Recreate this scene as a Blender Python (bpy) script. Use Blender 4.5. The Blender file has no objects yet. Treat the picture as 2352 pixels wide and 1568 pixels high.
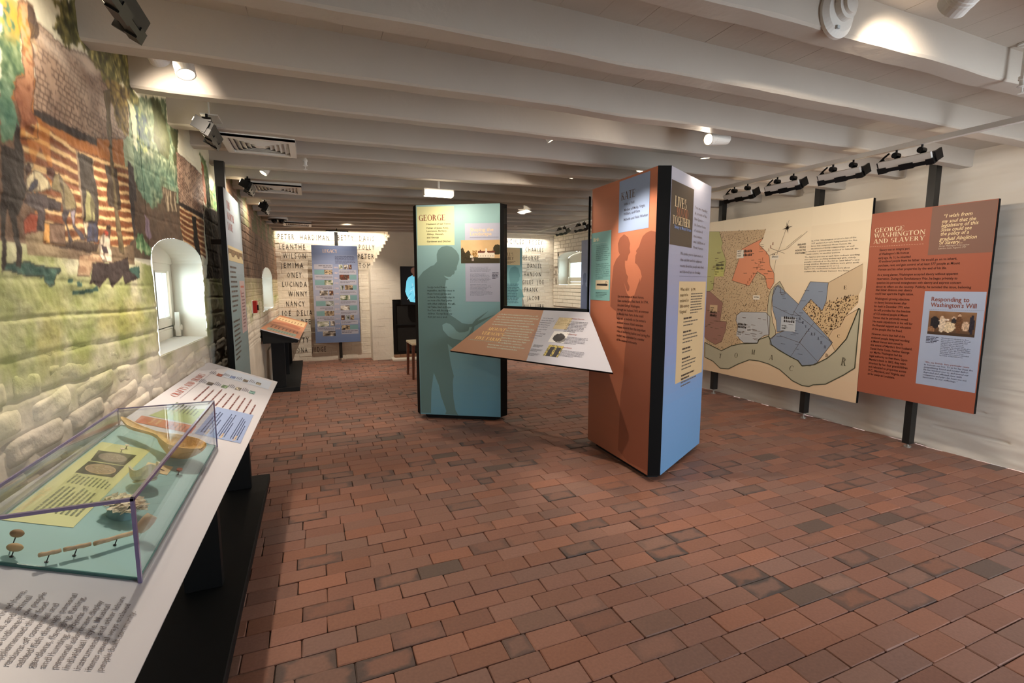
import bpy, math, random
import numpy as np
from mathutils import Vector, Matrix, Quaternion
random.seed(7); RNG=np.random.default_rng(7)
S=bpy.context.scene; COL=S.collection
# ------------------------------------------------------------------ camera
_f=1110.0; _th=math.atan(134/_f); _yaw=math.atan(460/math.hypot(_f,134))
_F=Vector((math.sin(_yaw)*math.cos(_th),math.cos(_yaw)*math.cos(_th),-math.sin(_th)))
_R=Vector((math.cos(_yaw),-math.sin(_yaw),0)); _U=_R.cross(_F)
cam=bpy.data.cameras.new('camera'); cam.sensor_width=36; cam.lens=_f/2352*36; cam.clip_start=.05
camo=bpy.data.objects.new('camera',cam); COL.objects.link(camo); S.camera=camo
camo.matrix_world=Matrix(((_R.x,_U.x,-_F.x,0),(_R.y,_U.y,-_F.y,0),(_R.z,_U.z,-_F.z,1.365),(0,0,0,1)))
# ------------------------------------------------------------------ world, exposure, large lights
W=bpy.data.worlds.new('overcast_sky'); S.world=W; W.use_nodes=True
_bg=W.node_tree.nodes['Background']; _bg.inputs[0].default_value=(.90,.97,1,1); _bg.inputs[1].default_value=7.5
S.view_settings.view_transform='Standard'; S.view_settings.look='None'; S.view_settings.gamma=1; S.view_settings.use_curve_mapping=False
S.view_settings.exposure=0.0
def light(name,kind,loc,direction,power,col=(1,.82,.62),size=.1,size_y=None,spot=60,blend=.5,parent=None):
    l=bpy.data.lights.new(name,kind); l.energy=power; l.color=col
    if kind=='AREA':
        l.size=size
        if size_y: l.shape='RECTANGLE'; l.size_y=size_y
    if kind=='SPOT': l.spot_size=math.radians(spot); l.spot_blend=blend; l.shadow_soft_size=size
    if kind=='POINT': l.shadow_soft_size=size
    o=bpy.data.objects.new(name,l); COL.objects.link(o)
    q=Vector(direction).normalized().to_track_quat('-Z','Y')
    if parent is not None:
        o.parent=parent
    o.location=loc; o.rotation_mode='QUATERNION'; o.rotation_quaternion=q
    return o
WARM=(1,.85,.68); COOL=(.66,.82,1)
# daylight through the open doorway behind the camera, and through the windows
light('doorway_daylight','AREA',(3.3,-1.38,1.15),(-.10,1,-.12),36,COOL,1.1,2.1)
# cove strip lights along the top of the far wall
light('cove_light','AREA',(.36,9.02,2.24),(0,.28,-1),10,WARM,1.7,.05)
light('cove_light','AREA',(3.75,9.02,2.24),(0,.28,-1),10,WARM,1.5,.05)
FEAT={
'g_yel':[(0.01,2.095),(0.379,2.097),(0.379,1.739),(0.011,1.729)],
'g_title':[(0.025,1.962),(0.306,1.968),(0.03,2.017)],
'g_sub':[(0.104,1.927),(0.103,1.889),(0.103,1.861),(0.106,1.831),(0.105,1.8),(0.104,1.762),(0.348,1.93),(0.33,1.893)],
'g_pur':[(0.483,1.931),(0.827,1.931),(0.824,1.187),(0.481,1.185)],
'g_pic':[(0.442,1.774),(0.826,1.777),(0.828,1.554),(0.443,1.553)],
'g_shape':[(0.531,1.856),(0.762,1.856),(0.531,1.816),(0.531,1.798),(0.825,1.801)],
'g_ptx':[(0.53,1.518),(0.726,1.517),(0.527,1.234),(0.747,1.459),(0.81,1.414)],
'g_body':[(0.098,1.317),(0.097,1.285),(0.37,1.224)],
'g_body2':[(0.099,1.156),(0.097,1.026)],
'g_sil':[(0.003,1.408),(0.058,1.475),(0.139,1.53),(0.168,1.537),(0.202,1.572),(0.2,1.641),(0.215,1.682),(0.251,1.713),(0.302,1.724),(0.352,1.712),(0.394,1.677),(0.422,1.632),(0.424,1.591),(0.41,1.55),(0.399,1.522),(0.397,1.498),(0.392,1.489),(0.377,1.484),(0.377,1.467),(0.369,1.45),(0.354,1.446),(0.333,1.425),(0.304,1.425),(0.268,1.439),(0.282,1.422),(0.318,1.401),(0.289,1.394),(0.279,1.335),(0.29,1.201),(0.296,1.13),(0.314,1.062),(0.379,1.022),(0.443,0.977),(0.508,0.966),(0.545,0.971),(0.582,1.015),(0.711,1.101),(0.601,1.001),(0.775,1.066),(0.568,0.947),(0.558,0.901),(0.515,0.805),(0.468,0.73),(0.379,0.701),(0.295,0.769),(0.325,0.561),(0.353,0.449),(0.341,0.383),(0.346,0.223),(0.365,0.101),(0.393,0.049),(0.257,0.053),(0.271,0.087),(0.219,0.238),(0.197,0.351),(0.147,0.477),(0.119,0.292),(0.11,0.06),(0.008,0.06)],
'g_gap':[(0.244,0.956),(0.284,0.978),(0.322,0.966),(0.359,0.935),(0.386,0.899),(0.414,0.884),(0.47,0.888),(0.507,0.903),(0.517,0.941),(0.545,0.942),(0.516,0.878),(0.446,0.808),(0.357,0.82),(0.301,0.847),(0.25,0.906)],
'k_blue':[(0.397,2.095),(0.763,2.092),(0.771,1.733),(0.402,1.73)],
'k_title':[(0.424,1.958),(0.601,1.953),(0.421,2.01)],
'k_sub':[(0.464,1.919),(0.466,1.879),(0.462,1.851),(0.464,1.812),(0.592,1.915),(0.72,1.878),(0.66,1.847),(0.753,1.808)],
'k_teal':[(0.009,1.763),(0.301,1.761),(0.306,1.23),(0.015,1.23)],
'k_birth':[(0.035,1.694),(0.129,1.693),(0.017,1.678),(0.244,1.677)],
'k_ttx':[(0.081,1.656),(0.264,1.539),(0.086,1.413),(0.088,1.296),(0.09,1.263)],
'k_pic':[(0.084,1.389),(0.281,1.392),(0.285,1.315),(0.083,1.313)],
'k_body':[(0.411,1.26),(0.741,1.263),(0.414,0.938),(0.665,0.937)],
'k_child':[(0.405,1.596),(0.394,1.654),(0.419,1.691),(0.472,1.715),(0.525,1.689),(0.553,1.642),(0.546,1.61),(0.557,1.581),(0.537,1.566),(0.522,1.525),(0.493,1.526),(0.495,1.484),(0.515,1.431),(0.539,1.411),(0.529,1.378),(0.56,1.339),(0.556,1.313),(0.533,1.307),(0.501,1.352),(0.482,1.379),(0.528,1.293),(0.576,1.255),(0.563,1.267),(0.537,1.126),(0.433,1.093),(0.396,1.104),(0.394,1.157),(0.356,1.168),(0.311,1.19),(0.322,1.362),(0.341,1.495),(0.377,1.541),(0.425,1.572)],
'k_woman':[(0.839,1.697),(0.79,1.709),(0.74,1.7),(0.7,1.68),(0.681,1.651),(0.662,1.615),(0.626,1.586),(0.637,1.573),(0.622,1.555),(0.619,1.505),(0.647,1.491),(0.686,1.453),(0.705,1.409),(0.675,1.359),(0.685,1.401),(0.656,1.344),(0.622,1.281),(0.586,1.243),(0.523,1.164),(0.498,1.084),(0.495,1.045),(0.544,0.978),(0.526,0.878),(0.513,0.678),(0.484,0.537),(0.468,0.108),(0.608,0.06),(0.829,0.074)],
'r_brown':[(0.008,2.029),(0.449,2.033),(0.455,1.617),(0.02,1.614)],
'r_lives':[(0.075,1.88),(0.289,1.882),(0.125,1.817),(0.341,1.82),(0.053,1.769),(0.4,1.774),(0.082,1.742),(0.424,1.744)],
'r_tx':[(0.482,1.911),(0.774,1.908),(0.491,1.625),(0.754,1.622)],
'r_tx2':[(0.222,1.569),(0.75,1.573),(0.223,1.444),(0.735,1.444),(0.217,1.413),(0.882,1.413)],
'r_cream':[(0.222,1.377),(0.831,1.379),(0.827,0.651),(0.221,0.654)],
'r_q':[(0.247,1.319),(0.439,1.317),(0.248,1.16),(0.479,1.316),(0.743,1.315),(0.471,1.15),(0.786,1.15),(0.34,1.114),(0.635,1.113),(0.345,0.695),(0.673,0.692)],
't_out':[(0.003,-0.002),(0.935,-0.002),(1.449,0.561),(-0.224,0.568)],
't_div':[(0.474,0.0),(0.618,0.563)],
't_title':[(-0.018,0.28),(0.197,0.276),(-0.062,0.336),(0.212,0.332),(-0.098,0.397),(0.223,0.386),(-0.17,0.412),(0.225,0.411)],
't_tx':[(-0.01,0.084),(0.456,0.081),(0.032,0.211),(0.485,0.209),(0.206,0.243),(0.506,0.238),(0.257,0.417),(0.573,0.452),(0.103,0.449),(0.112,0.477),(0.5,0.471)],
't_how':[(0.52,0.091),(0.659,0.088),(0.58,0.318),(0.663,0.315)],
't_p1':[(0.683,0.075),(0.789,0.076),(0.821,0.204),(0.717,0.201)],
't_p2':[(0.715,0.23),(0.828,0.23),(0.867,0.349),(0.752,0.351)],
't_p3':[(0.745,0.377),(0.857,0.373),(0.89,0.493),(0.786,0.497)],
't_h':[(0.81,0.088),(0.93,0.086),(0.848,0.256),(0.943,0.257),(0.88,0.396),(0.966,0.396)],
't_c':[(0.802,0.11),(0.992,0.107),(0.846,0.231),(1.044,0.22),(0.851,0.276),(1.073,0.269),(0.872,0.353),(1.054,0.352),(0.888,0.415),(1.106,0.416),(0.9,0.48),(1.044,0.475),(0.595,0.389),(0.72,0.39),(0.624,0.496),(0.696,0.497)],
'w_grey':[(0.44,1.952),(0.834,1.954),(0.831,1.584),(0.444,1.589)],
'w_quote':[(0.517,1.861),(0.695,1.856),(0.511,1.822),(0.719,1.821),(0.509,1.791),(0.736,1.792),(0.509,1.759),(0.699,1.761),(0.51,1.728),(0.686,1.728),(0.508,1.69),(0.736,1.694),(0.508,1.661),(0.668,1.66),(0.675,1.677),(0.507,1.643),(0.669,1.641)],
'w_title':[(0.028,1.795),(0.258,1.793),(0.028,1.75),(0.409,1.745),(0.029,1.702),(0.409,1.698),(0.006,1.677),(0.411,1.674)],
'w_b1':[(0.083,1.636),(0.332,1.633),(0.08,1.569),(0.333,1.568),(0.083,1.54),(0.64,1.539),(0.085,1.472),(0.562,1.473),(0.083,1.427),(0.696,1.427),(0.082,1.326),(0.728,1.328)],
'w_b2':[(0.082,1.299),(0.37,1.298),(0.081,1.267),(0.388,1.268),(0.082,1.224),(0.384,1.225),(0.078,0.962),(0.321,0.964),(0.08,0.918),(0.354,0.92),(0.077,0.566),(0.296,0.565)],
'w_blue':[(0.446,1.302),(0.829,1.302),(0.816,0.558),(0.44,0.561)],
'w_resp':[(0.494,1.225),(0.736,1.23),(0.496,1.181),(0.783,1.184),(0.49,1.159),(0.828,1.167)],
'w_pic':[(0.491,1.149),(0.788,1.151),(0.789,0.966),(0.491,0.962)],
'w_cap':[(0.487,0.95),(0.575,0.94),(0.489,0.904),(0.528,0.902),(0.587,0.945),(0.751,0.944),(0.587,0.785),(0.767,0.788)],
'w_we':[(0.49,0.742),(0.785,0.745),(0.487,0.601),(0.784,0.604)],
'm_out':[(2.193,2.094),(2.199,0.288)],
'm_wood':[(0.201,1.997),(0.469,1.973),(1.122,1.932),(1.094,1.843),(0.902,1.761),(0.819,1.735),(0.705,1.394),(0.951,1.332),(1.049,1.498),(1.159,1.436),(1.203,1.296),(1.23,1.275),(1.205,1.156),(1.216,1.068),(0.878,1.034),(0.799,0.982),(0.833,0.841),(0.883,0.678),(0.627,0.573),(0.496,0.582),(0.357,0.643),(0.244,0.946)],
'm_orange':[(1.094,1.843),(1.046,1.781),(1.139,1.701),(1.186,1.648),(1.201,1.552),(1.258,1.464),(1.265,1.37),(1.22,1.297),(1.184,1.318),(1.15,1.436),(1.049,1.49),(0.951,1.335),(0.705,1.394),(0.78,1.606),(0.819,1.743),(0.919,1.782)],
'm_green':[(0.154,2.002),(0.48,1.971),(0.542,1.833),(0.524,1.786),(0.608,1.62),(0.587,1.476),(0.438,1.462),(0.427,1.295),(0.363,1.261),(0.248,1.259)],
'm_rose':[(0.201,1.258),(0.373,1.269),(0.589,1.133),(0.561,0.917),(0.662,0.916),(0.653,0.808),(0.599,0.67),(0.504,0.625),(0.355,0.677),(0.232,0.77)],
'm_mans':[(0.802,0.998),(0.858,1.041),(1.186,1.054),(1.241,1.01),(1.247,0.817),(1.187,0.804),(1.112,0.75),(1.105,0.711),(0.921,0.693),(0.86,0.731),(0.818,0.775),(0.826,0.888),(0.797,0.934)],
'm_blue':[(1.269,1.319),(1.316,1.348),(1.402,1.278),(1.558,1.156),(1.665,1.379),(1.845,1.369),(1.839,1.193),(1.806,1.102),(1.685,1.208),(1.606,1.109),(1.738,0.988),(1.93,0.812),(1.797,0.601),(1.729,0.556),(1.642,0.549),(1.601,0.592),(1.515,0.615),(1.383,0.67),(1.263,0.714),(1.258,0.774),(1.337,0.841),(1.432,0.879),(1.336,0.855),(1.319,0.971),(1.269,1.085),(1.251,1.217)],
'm_wood2':[(1.685,1.208),(1.806,1.102),(1.846,1.193),(2.13,1.271),(2.131,1.191),(2.025,1.06),(1.983,0.954),(1.908,0.922),(1.893,0.855),(1.738,0.988),(1.606,1.109)],
'm_grey':[(1.845,1.369),(2.143,1.533),(2.155,1.326),(2.13,1.265),(1.898,1.202),(1.846,1.193)],
'm_tan':[(2.141,1.142),(2.103,1.015),(2.054,0.859),(1.962,0.731),(1.886,0.854),(1.92,0.93),(1.988,0.968),(2.025,1.06)],
'm_river':[(0.335,0.632),(0.496,0.59),(0.606,0.562),(0.747,0.637),(0.883,0.678),(1.105,0.711),(1.12,0.751),(1.239,0.802),(1.268,0.752),(1.28,0.716),(1.383,0.663),(1.515,0.615),(1.593,0.591),(1.642,0.542),(1.771,0.576),(1.889,0.655),(1.962,0.731),(2.054,0.859),(2.103,1.015),(2.14,1.144),(2.153,1.13),(2.149,0.604),(2.056,0.524),(1.983,0.471),(1.895,0.407),(1.772,0.376),(1.731,0.351),(1.657,0.347),(1.549,0.376),(1.398,0.466),(1.261,0.504),(1.137,0.518),(1.009,0.512),(0.861,0.441),(0.725,0.362),(0.599,0.35),(0.485,0.417),(0.346,0.449)],
'm_creek':[(1.24,0.794),(1.203,1.067),(1.209,1.216),(1.229,1.289),(1.283,1.348),(1.33,1.384),(1.384,1.306),(1.403,1.256),(1.356,1.248),(1.342,1.32),(1.301,1.334),(1.272,1.275),(1.251,1.217),(1.25,1.07),(1.279,0.954),(1.319,0.868),(1.322,0.825),(1.275,0.775)],
'm_lines':[(1.391,1.998),(1.29,1.692),(1.282,1.693),(1.249,1.479),(1.185,1.655),(1.29,1.692),(1.29,1.692),(1.392,1.714),(1.392,1.714),(1.598,1.867),(1.188,1.734),(1.364,1.667),(1.845,1.369),(2.143,1.535),(1.383,1.728),(1.542,1.839),(1.558,1.156),(1.498,1.041),(1.738,0.988),(1.594,0.774),(1.258,1.129),(1.498,1.041),(1.371,0.822),(1.594,0.774),(1.51,1.084),(1.93,0.806),(1.594,0.781),(1.803,0.608),(1.673,0.901),(1.514,0.622)],
'm_text':[(1.648,1.744),(1.932,1.742),(1.594,1.64),(1.817,1.642),(1.589,1.607),(1.95,1.603),(1.589,1.519),(1.826,1.525),(1.593,1.472),(1.89,1.472),(1.557,1.737),(1.63,1.741)],
'm_lab':[(0.755,1.736),(0.854,1.644),(1.207,1.654),(1.3,1.61),(1.01,1.233),(1.098,1.185),(1.376,1.019),(1.541,0.875),(0.815,0.818),(0.887,0.758),(0.949,0.89),(1.028,0.819),(0.391,1.101),(0.511,1.014),(0.436,1.562),(0.579,1.444)],
'm_fig':[(0.847,1.746),(0.965,1.663),(1.404,1.035),(1.531,0.965),(0.827,0.923),(0.944,0.858),(0.451,1.607),(0.573,1.525),(0.395,1.041),(0.504,0.963)],
'm_let':[(0.584,0.5),(0.818,0.541),(1.049,0.608),(1.281,0.582),(1.52,0.504),(2.04,0.64),(2.004,1.325),(1.977,0.876),(1.884,0.683),(1.574,0.997),(1.628,0.952),(1.664,0.934),(1.741,0.859),(1.776,0.829),(1.816,0.804)],
'm_star':[(1.377,1.923)],
'l_title':[(0.175,1.881),(0.413,1.887),(0.367,1.842),(0.694,1.733)],
'l_rows':[(0.031,1.679),(0.316,1.614),(0.314,1.335),(0.013,1.689),(0.663,0.46)],
'n_pic':[(0.036,1.605),(0.759,1.627),(0.735,1.512),(0.01,1.513)],
'n_tx':[(0.021,1.483),(0.361,1.482),(0.036,0.844),(0.369,0.83)],
'n_pink':[(0.471,1.382),(0.737,1.376),(0.733,0.988),(0.484,0.992)],
'n_title':[(0.073,1.858),(0.257,1.823),(0.035,1.703),(0.206,1.71)],
'b_title':[(0.965,0.365),(0.354,0.353),(0.959,0.384),(0.932,0.339),(0.461,0.321)],
'b_tx':[(0.94,0.298),(0.642,0.292),(0.901,0.035),(0.274,0.039),(0.573,0.035)],
'b_thumbs':[(0.279,0.309),(0.239,0.242),(0.241,0.169),(0.222,0.096),(0.546,0.308),(0.524,0.238),(0.489,0.173),(0.487,0.099),(0.339,0.259),(0.587,0.267)],
'b_blue':[(0.954,0.198),(0.935,0.034),(1.387,0.027),(1.397,0.195)],
'b_green':[(1.193,0.359),(1.018,0.216),(1.287,0.212),(1.31,0.378)],
'b_orange':[(1.33,0.396),(1.305,0.208),(1.406,0.206),(1.422,0.392)],
'b_text2':[(2.639,0.193),(2.522,0.218),(2.657,0.179),(2.472,0.202),(2.654,0.162),(2.496,0.185),(2.653,0.147),(2.499,0.171),(2.651,0.13),(2.469,0.154),(2.648,0.115),(2.483,0.137),(2.647,0.102),(2.497,0.124),(2.645,0.087),(2.463,0.106),(2.644,0.07),(2.49,0.093),(2.642,0.053),(2.449,0.077),(2.543,0.24),(2.472,0.257),(2.57,0.227),(2.491,0.24)],
'c_yel':[(1.69,0.401),(1.672,0.267),(2.23,0.262),(2.243,0.388)],
'c_pl1':[(1.764,0.383),(1.741,0.287),(1.839,0.289),(1.85,0.372)],
'c_pl2':[(1.857,0.373),(1.843,0.287),(1.935,0.286),(1.948,0.371)],
'c_items':[(1.893,0.214),(2.16,0.176),(1.734,0.139),(2.372,0.254),(2.333,0.22),(2.273,0.17),(2.35,0.313),(1.727,0.33),(1.69,0.33),(1.797,0.155),(1.811,0.207),(1.589,0.382),(2.361,0.234),(2.394,0.264),(2.216,0.105)],
'c_photo':[(1.777,0.245),(1.773,0.174),(1.846,0.173),(1.838,0.24)],
'f_cream':[(2.288,0.43),(2.475,0.023),(1.559,0.02),(1.686,0.424)],
'f_green':[(0.368,0.392),(0.377,0.057),(0.075,0.056),(0.093,0.389)],
'N_PETER HARDIMAN':[(-0.493,2.089),(0.322,2.117)],
'N_BETTY DAVIS':[(0.45,2.106),(1.07,2.126)],
'N_LEANTHE':[(-0.482,1.932),(-0.077,1.942)],
'N_POLLY':[(0.801,1.958),(1.072,1.965)],
'N_WILSON':[(-0.43,1.781),(-0.07,1.788)],
'N_PETER':[(0.781,1.797),(1.059,1.802)],
'N_JEMIMA':[(-0.465,1.621),(-0.119,1.625)],
'N_TOM':[(0.79,1.635),(0.993,1.638)],
'N_ONEY':[(-0.386,1.461),(-0.155,1.462)],
'N_LUCINDA':[(-0.467,1.306),(-0.079,1.305)],
'N_WINNY':[(-0.375,1.143),(-0.08,1.14)],
'N_NANCY':[(-0.424,0.973),(-0.13,0.968)],
'N_JOE  DELIA':[(-0.493,0.819),(-0.019,0.807)],
'N_CHANDEE':[(-0.419,0.667),(-0.047,0.655)],
'N_BETTY':[(-0.374,0.349),(-0.09,0.336)],
'N_ONA JUDGE':[(-0.286,0.177),(0.18,0.152)],
'N_HERCULES POSEY':[(3.481,2.137),(4.441,2.166)],
'N_CHARLES':[(4.039,1.998),(4.452,2.008)],
'N_GEORGE':[(3.982,1.831),(4.344,1.837)],
'N_DANIEL':[(4.089,1.674),(4.415,1.678)],
'N_HANSON':[(4.012,1.506),(4.406,1.508)],
'N_GILES  JOE':[(3.974,1.347),(4.468,1.347)],
'N_FRANK':[(4.023,1.188),(4.329,1.186)],
'N_JACOB':[(4.092,1.018),(4.37,1.014)],
'N_WILL  JUBA':[(3.994,0.849),(4.472,0.84)],
'u_fol0':[(1.756,2.094),(1.828,2.131),(1.832,2.115),(1.822,2.083),(1.835,2.027),(1.823,1.978),(1.825,1.938),(1.782,1.908),(1.757,1.858),(1.786,1.788),(1.753,1.762),(1.741,1.744),(1.683,1.728)],
'u_chim':[(1.828,2.131),(1.888,2.161),(1.917,2.154),(1.913,2.114),(1.887,2.055),(1.88,1.978),(1.872,1.917),(1.845,1.85),(1.872,1.83),(1.87,1.778),(1.775,1.753),(1.787,1.811),(1.765,1.861),(1.783,1.913),(1.824,1.935),(1.826,1.982),(1.839,2.027),(1.824,2.072),(1.827,2.108)],
'u_chimdk':[(1.884,2.152),(1.92,2.146),(1.924,2.122),(1.934,2.105),(1.918,2.071),(1.889,2.06),(1.879,2.098)],
'u_roof':[(1.923,2.119),(2.0,2.122),(2.073,2.118),(2.24,2.166),(2.372,2.164),(2.43,2.147),(2.57,2.13),(2.601,2.105),(2.576,1.997),(2.528,1.953),(2.132,1.85),(2.016,1.854),(1.915,1.857),(1.855,1.856),(1.882,1.945),(1.886,2.047)],
'u_eave':[(1.855,1.857),(1.942,1.868),(2.054,1.873),(2.176,1.876),(2.265,1.883),(2.259,1.859),(2.131,1.847),(2.014,1.842),(1.92,1.834),(1.857,1.842)],
'u_fol1':[(2.023,2.23),(2.243,2.341),(2.231,2.214),(2.713,2.366),(2.684,2.205),(2.743,2.196),(2.731,2.147),(2.608,2.132),(2.574,2.145),(2.569,2.199),(2.43,2.115),(2.387,2.132),(2.205,2.18),(2.096,2.122),(2.008,2.159),(2.081,2.206),(2.07,2.227)],
'u_fol1b':[(2.387,2.132),(2.662,2.197),(2.586,2.117),(2.568,1.963),(2.475,1.989),(2.431,2.049)],
'u_trunk':[(2.361,2.084),(2.43,2.115),(2.401,2.023),(2.401,1.919),(2.359,1.908),(2.363,2.028)],
'u_log':[(1.868,1.824),(2.11,1.809),(2.536,1.843),(2.534,1.781),(2.535,1.552),(2.414,1.505),(2.059,1.508),(1.829,1.479),(1.855,1.575),(1.801,1.656),(1.796,1.712),(1.783,1.782),(1.858,1.819)],
'u_logl':[(1.868,1.824),(2.11,1.809),(2.536,1.843)],
'u_logb':[(1.829,1.479),(2.059,1.508),(2.534,1.547)],
'u_door':[(2.108,1.799),(2.21,1.803),(2.229,1.642),(2.184,1.526),(2.102,1.515),(2.102,1.662)],
'u_doorf':[(2.097,1.804),(2.109,1.803),(2.1,1.581),(2.088,1.58),(2.09,1.735)],
'u_doorf2':[(2.21,1.803),(2.221,1.803),(2.219,1.641),(2.205,1.639)],
'u_win':[(2.318,1.804),(2.419,1.813),(2.426,1.653),(2.31,1.658)],
'u_trunk2':[(2.378,1.977),(2.411,1.987),(2.391,1.807),(2.396,1.711),(2.411,1.587),(2.419,1.478),(2.376,1.484),(2.368,1.591),(2.364,1.758)],
'u_horse':[(1.68,1.716),(1.745,1.721),(1.77,1.796),(1.783,1.782),(1.789,1.716),(1.774,1.645),(1.777,1.617),(1.747,1.579),(1.734,1.564),(1.707,1.537),(1.711,1.507),(1.714,1.443),(1.698,1.405),(1.674,1.408),(1.685,1.441),(1.689,1.511),(1.677,1.556),(1.658,1.513),(1.638,1.412),(1.615,1.389)],
'u_shad':[(1.629,1.415),(1.737,1.425),(1.791,1.415),(1.878,1.411),(1.915,1.413),(1.913,1.401),(1.879,1.386),(1.866,1.358),(1.84,1.355),(1.823,1.362),(1.814,1.382),(1.702,1.384),(1.626,1.397)],
'u_m1':[(1.79,1.657),(1.83,1.684),(1.86,1.684),(1.9,1.669),(1.915,1.648),(1.848,1.626),(1.781,1.612),(1.768,1.616)],
'u_m1h':[(1.788,1.685),(1.809,1.696),(1.825,1.687),(1.811,1.674),(1.788,1.66)],
'u_m1hat':[(1.783,1.687),(1.808,1.703),(1.83,1.701),(1.831,1.688),(1.822,1.686),(1.809,1.696),(1.789,1.679),(1.791,1.661),(1.782,1.659)],
'u_m1blue':[(1.776,1.614),(1.831,1.662),(1.845,1.658),(1.838,1.638),(1.805,1.619)],
'u_m1leg':[(1.775,1.611),(1.847,1.623),(1.962,1.614),(1.949,1.584),(1.863,1.582),(1.842,1.513),(1.8,1.513),(1.816,1.563),(1.753,1.583)],
'u_m2h':[(1.895,1.703),(1.929,1.712),(1.943,1.701),(1.927,1.671),(1.908,1.674)],
'u_m2b':[(1.939,1.697),(1.974,1.701),(2.025,1.671),(2.054,1.647),(2.057,1.606),(1.964,1.59),(1.968,1.64),(1.911,1.644)],
'u_m2leg':[(1.965,1.593),(2.053,1.605),(2.03,1.554),(2.089,1.53),(2.11,1.512),(2.067,1.509),(2.013,1.545),(2.009,1.596),(1.972,1.562),(2.003,1.5),(1.978,1.487),(1.975,1.541),(1.951,1.563)],
'u_m2leglt':[(2.009,1.596),(2.049,1.605),(2.028,1.546),(2.011,1.556)],
'u_barrel':[(1.739,1.537),(1.775,1.558),(1.819,1.56),(1.808,1.51),(1.736,1.497)],
'u_box':[(1.842,1.54),(1.886,1.542),(1.962,1.55),(1.955,1.481),(1.873,1.479),(1.829,1.483)],
'u_box2':[(1.879,1.541),(1.962,1.548),(1.955,1.485),(1.87,1.482)],
'u_w3':[(2.141,1.688),(2.165,1.68),(2.2,1.638),(2.183,1.583),(2.115,1.571),(2.116,1.633)],
'u_w3sk':[(2.141,1.574),(2.207,1.586),(2.204,1.512),(2.108,1.504)],
'u_w3ap':[(2.102,1.57),(2.142,1.578),(2.121,1.525),(2.101,1.531)],
'u_gsh':[(1.873,1.479),(2.057,1.5),(2.208,1.508),(2.182,1.477),(2.109,1.469),(1.952,1.471)],
'u_s4':[(2.223,1.534),(2.256,1.554),(2.301,1.532),(2.307,1.467),(2.301,1.44),(2.212,1.446),(2.207,1.503)],
'u_s4h':[(2.276,1.577),(2.314,1.585),(2.319,1.564),(2.301,1.532),(2.274,1.547)],
'u_s4r':[(2.246,1.553),(2.273,1.562),(2.296,1.553),(2.287,1.537),(2.253,1.541)],
'u_s4d':[(2.226,1.505),(2.274,1.5),(2.278,1.474),(2.238,1.472)],
'u_bench4':[(2.136,1.434),(2.301,1.44),(2.453,1.47),(2.453,1.418),(2.533,1.385),(2.392,1.361),(2.376,1.393),(2.269,1.348),(2.248,1.387),(2.171,1.349),(2.12,1.365),(2.093,1.362)],
'u_brk4':[(2.04,1.457),(2.2,1.474),(2.23,1.438),(2.136,1.434),(2.098,1.385),(2.001,1.388)],
'u_sh4':[(1.968,1.34),(2.116,1.345),(2.155,1.357),(2.159,1.337),(2.113,1.333),(1.972,1.327)],
'u_sh5':[(2.443,1.427),(2.565,1.436),(2.553,1.386),(2.444,1.38)],
'u_sh6':[(2.001,1.369),(2.036,1.369),(2.033,1.354),(2.001,1.354)],
'u_sh7':[(1.95,1.376),(1.962,1.381),(1.975,1.375),(1.966,1.365),(1.95,1.367)],
'u_fol2':[(2.545,2.129),(3.157,2.321),(3.146,2.207),(3.334,2.219),(3.288,2.095),(3.234,1.977),(3.233,1.859),(3.194,1.871),(3.014,1.851),(2.947,1.766),(2.79,1.699),(2.709,1.735),(2.621,1.77),(2.604,1.864),(2.613,1.953),(2.585,2.096)],
'u_folblue':[(2.599,2.105),(2.712,2.142),(2.82,2.12),(2.824,2.018),(2.747,1.947),(2.634,1.934),(2.607,2.032)],
'u_haz':[(2.62,1.955),(2.609,2.094),(2.58,2.127),(2.621,2.146),(2.676,2.106),(2.663,1.941)],
'u_hdr':[(2.531,1.872),(2.588,1.851),(2.607,1.768),(2.545,1.565),(2.482,1.512),(2.527,1.544),(2.516,1.705),(2.532,1.825)],
'u_roof2':[(3.253,2.086),(3.585,2.085),(3.839,2.074),(3.822,1.816),(3.608,1.796),(3.241,1.811)],
'u_eave2':[(3.242,1.814),(3.791,1.816),(3.796,1.783),(3.237,1.794)],
'u_log2':[(3.247,1.793),(3.796,1.783),(3.762,1.523),(3.538,1.562),(3.291,1.586),(3.224,1.67)],
'u_l2':[(3.247,1.793),(3.796,1.783)],
'u_l2b':[(3.202,1.592),(3.762,1.523)],
'u_door2':[(3.505,1.768),(3.601,1.773),(3.595,1.659),(3.65,1.458),(3.531,1.54),(3.486,1.614)],
'u_fence':[(2.967,1.843),(3.211,1.856),(3.18,1.746),(2.998,1.722)],
'u_dark':[(2.568,1.713),(2.704,1.713),(2.855,1.703),(3.202,1.749),(3.2,1.586),(2.998,1.582),(2.782,1.543),(2.729,1.518),(2.662,1.544),(2.542,1.555)],
'u_violet':[(2.687,1.675),(2.731,1.644),(2.745,1.583),(2.724,1.56),(2.672,1.586)],
'u_dkt':[(3.87,1.868),(4.36,1.903),(4.363,1.789),(4.316,1.399),(3.722,1.394),(3.828,1.526),(3.812,1.785)],
'u_bush':[(2.572,1.572),(2.641,1.573),(2.73,1.523),(2.733,1.476),(2.546,1.516)],
'u_fol3':[(3.791,2.211),(3.972,2.194),(4.054,2.022),(4.368,2.052),(4.316,1.897),(3.907,1.881),(3.88,2.105)],
'u_chim3':[(3.836,2.163),(3.893,2.146),(3.911,1.997),(3.89,1.879),(3.835,1.909),(3.835,2.059)],
'u_fol4':[(4.186,2.095),(4.352,2.126),(4.316,1.897),(4.086,1.899)],
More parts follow.
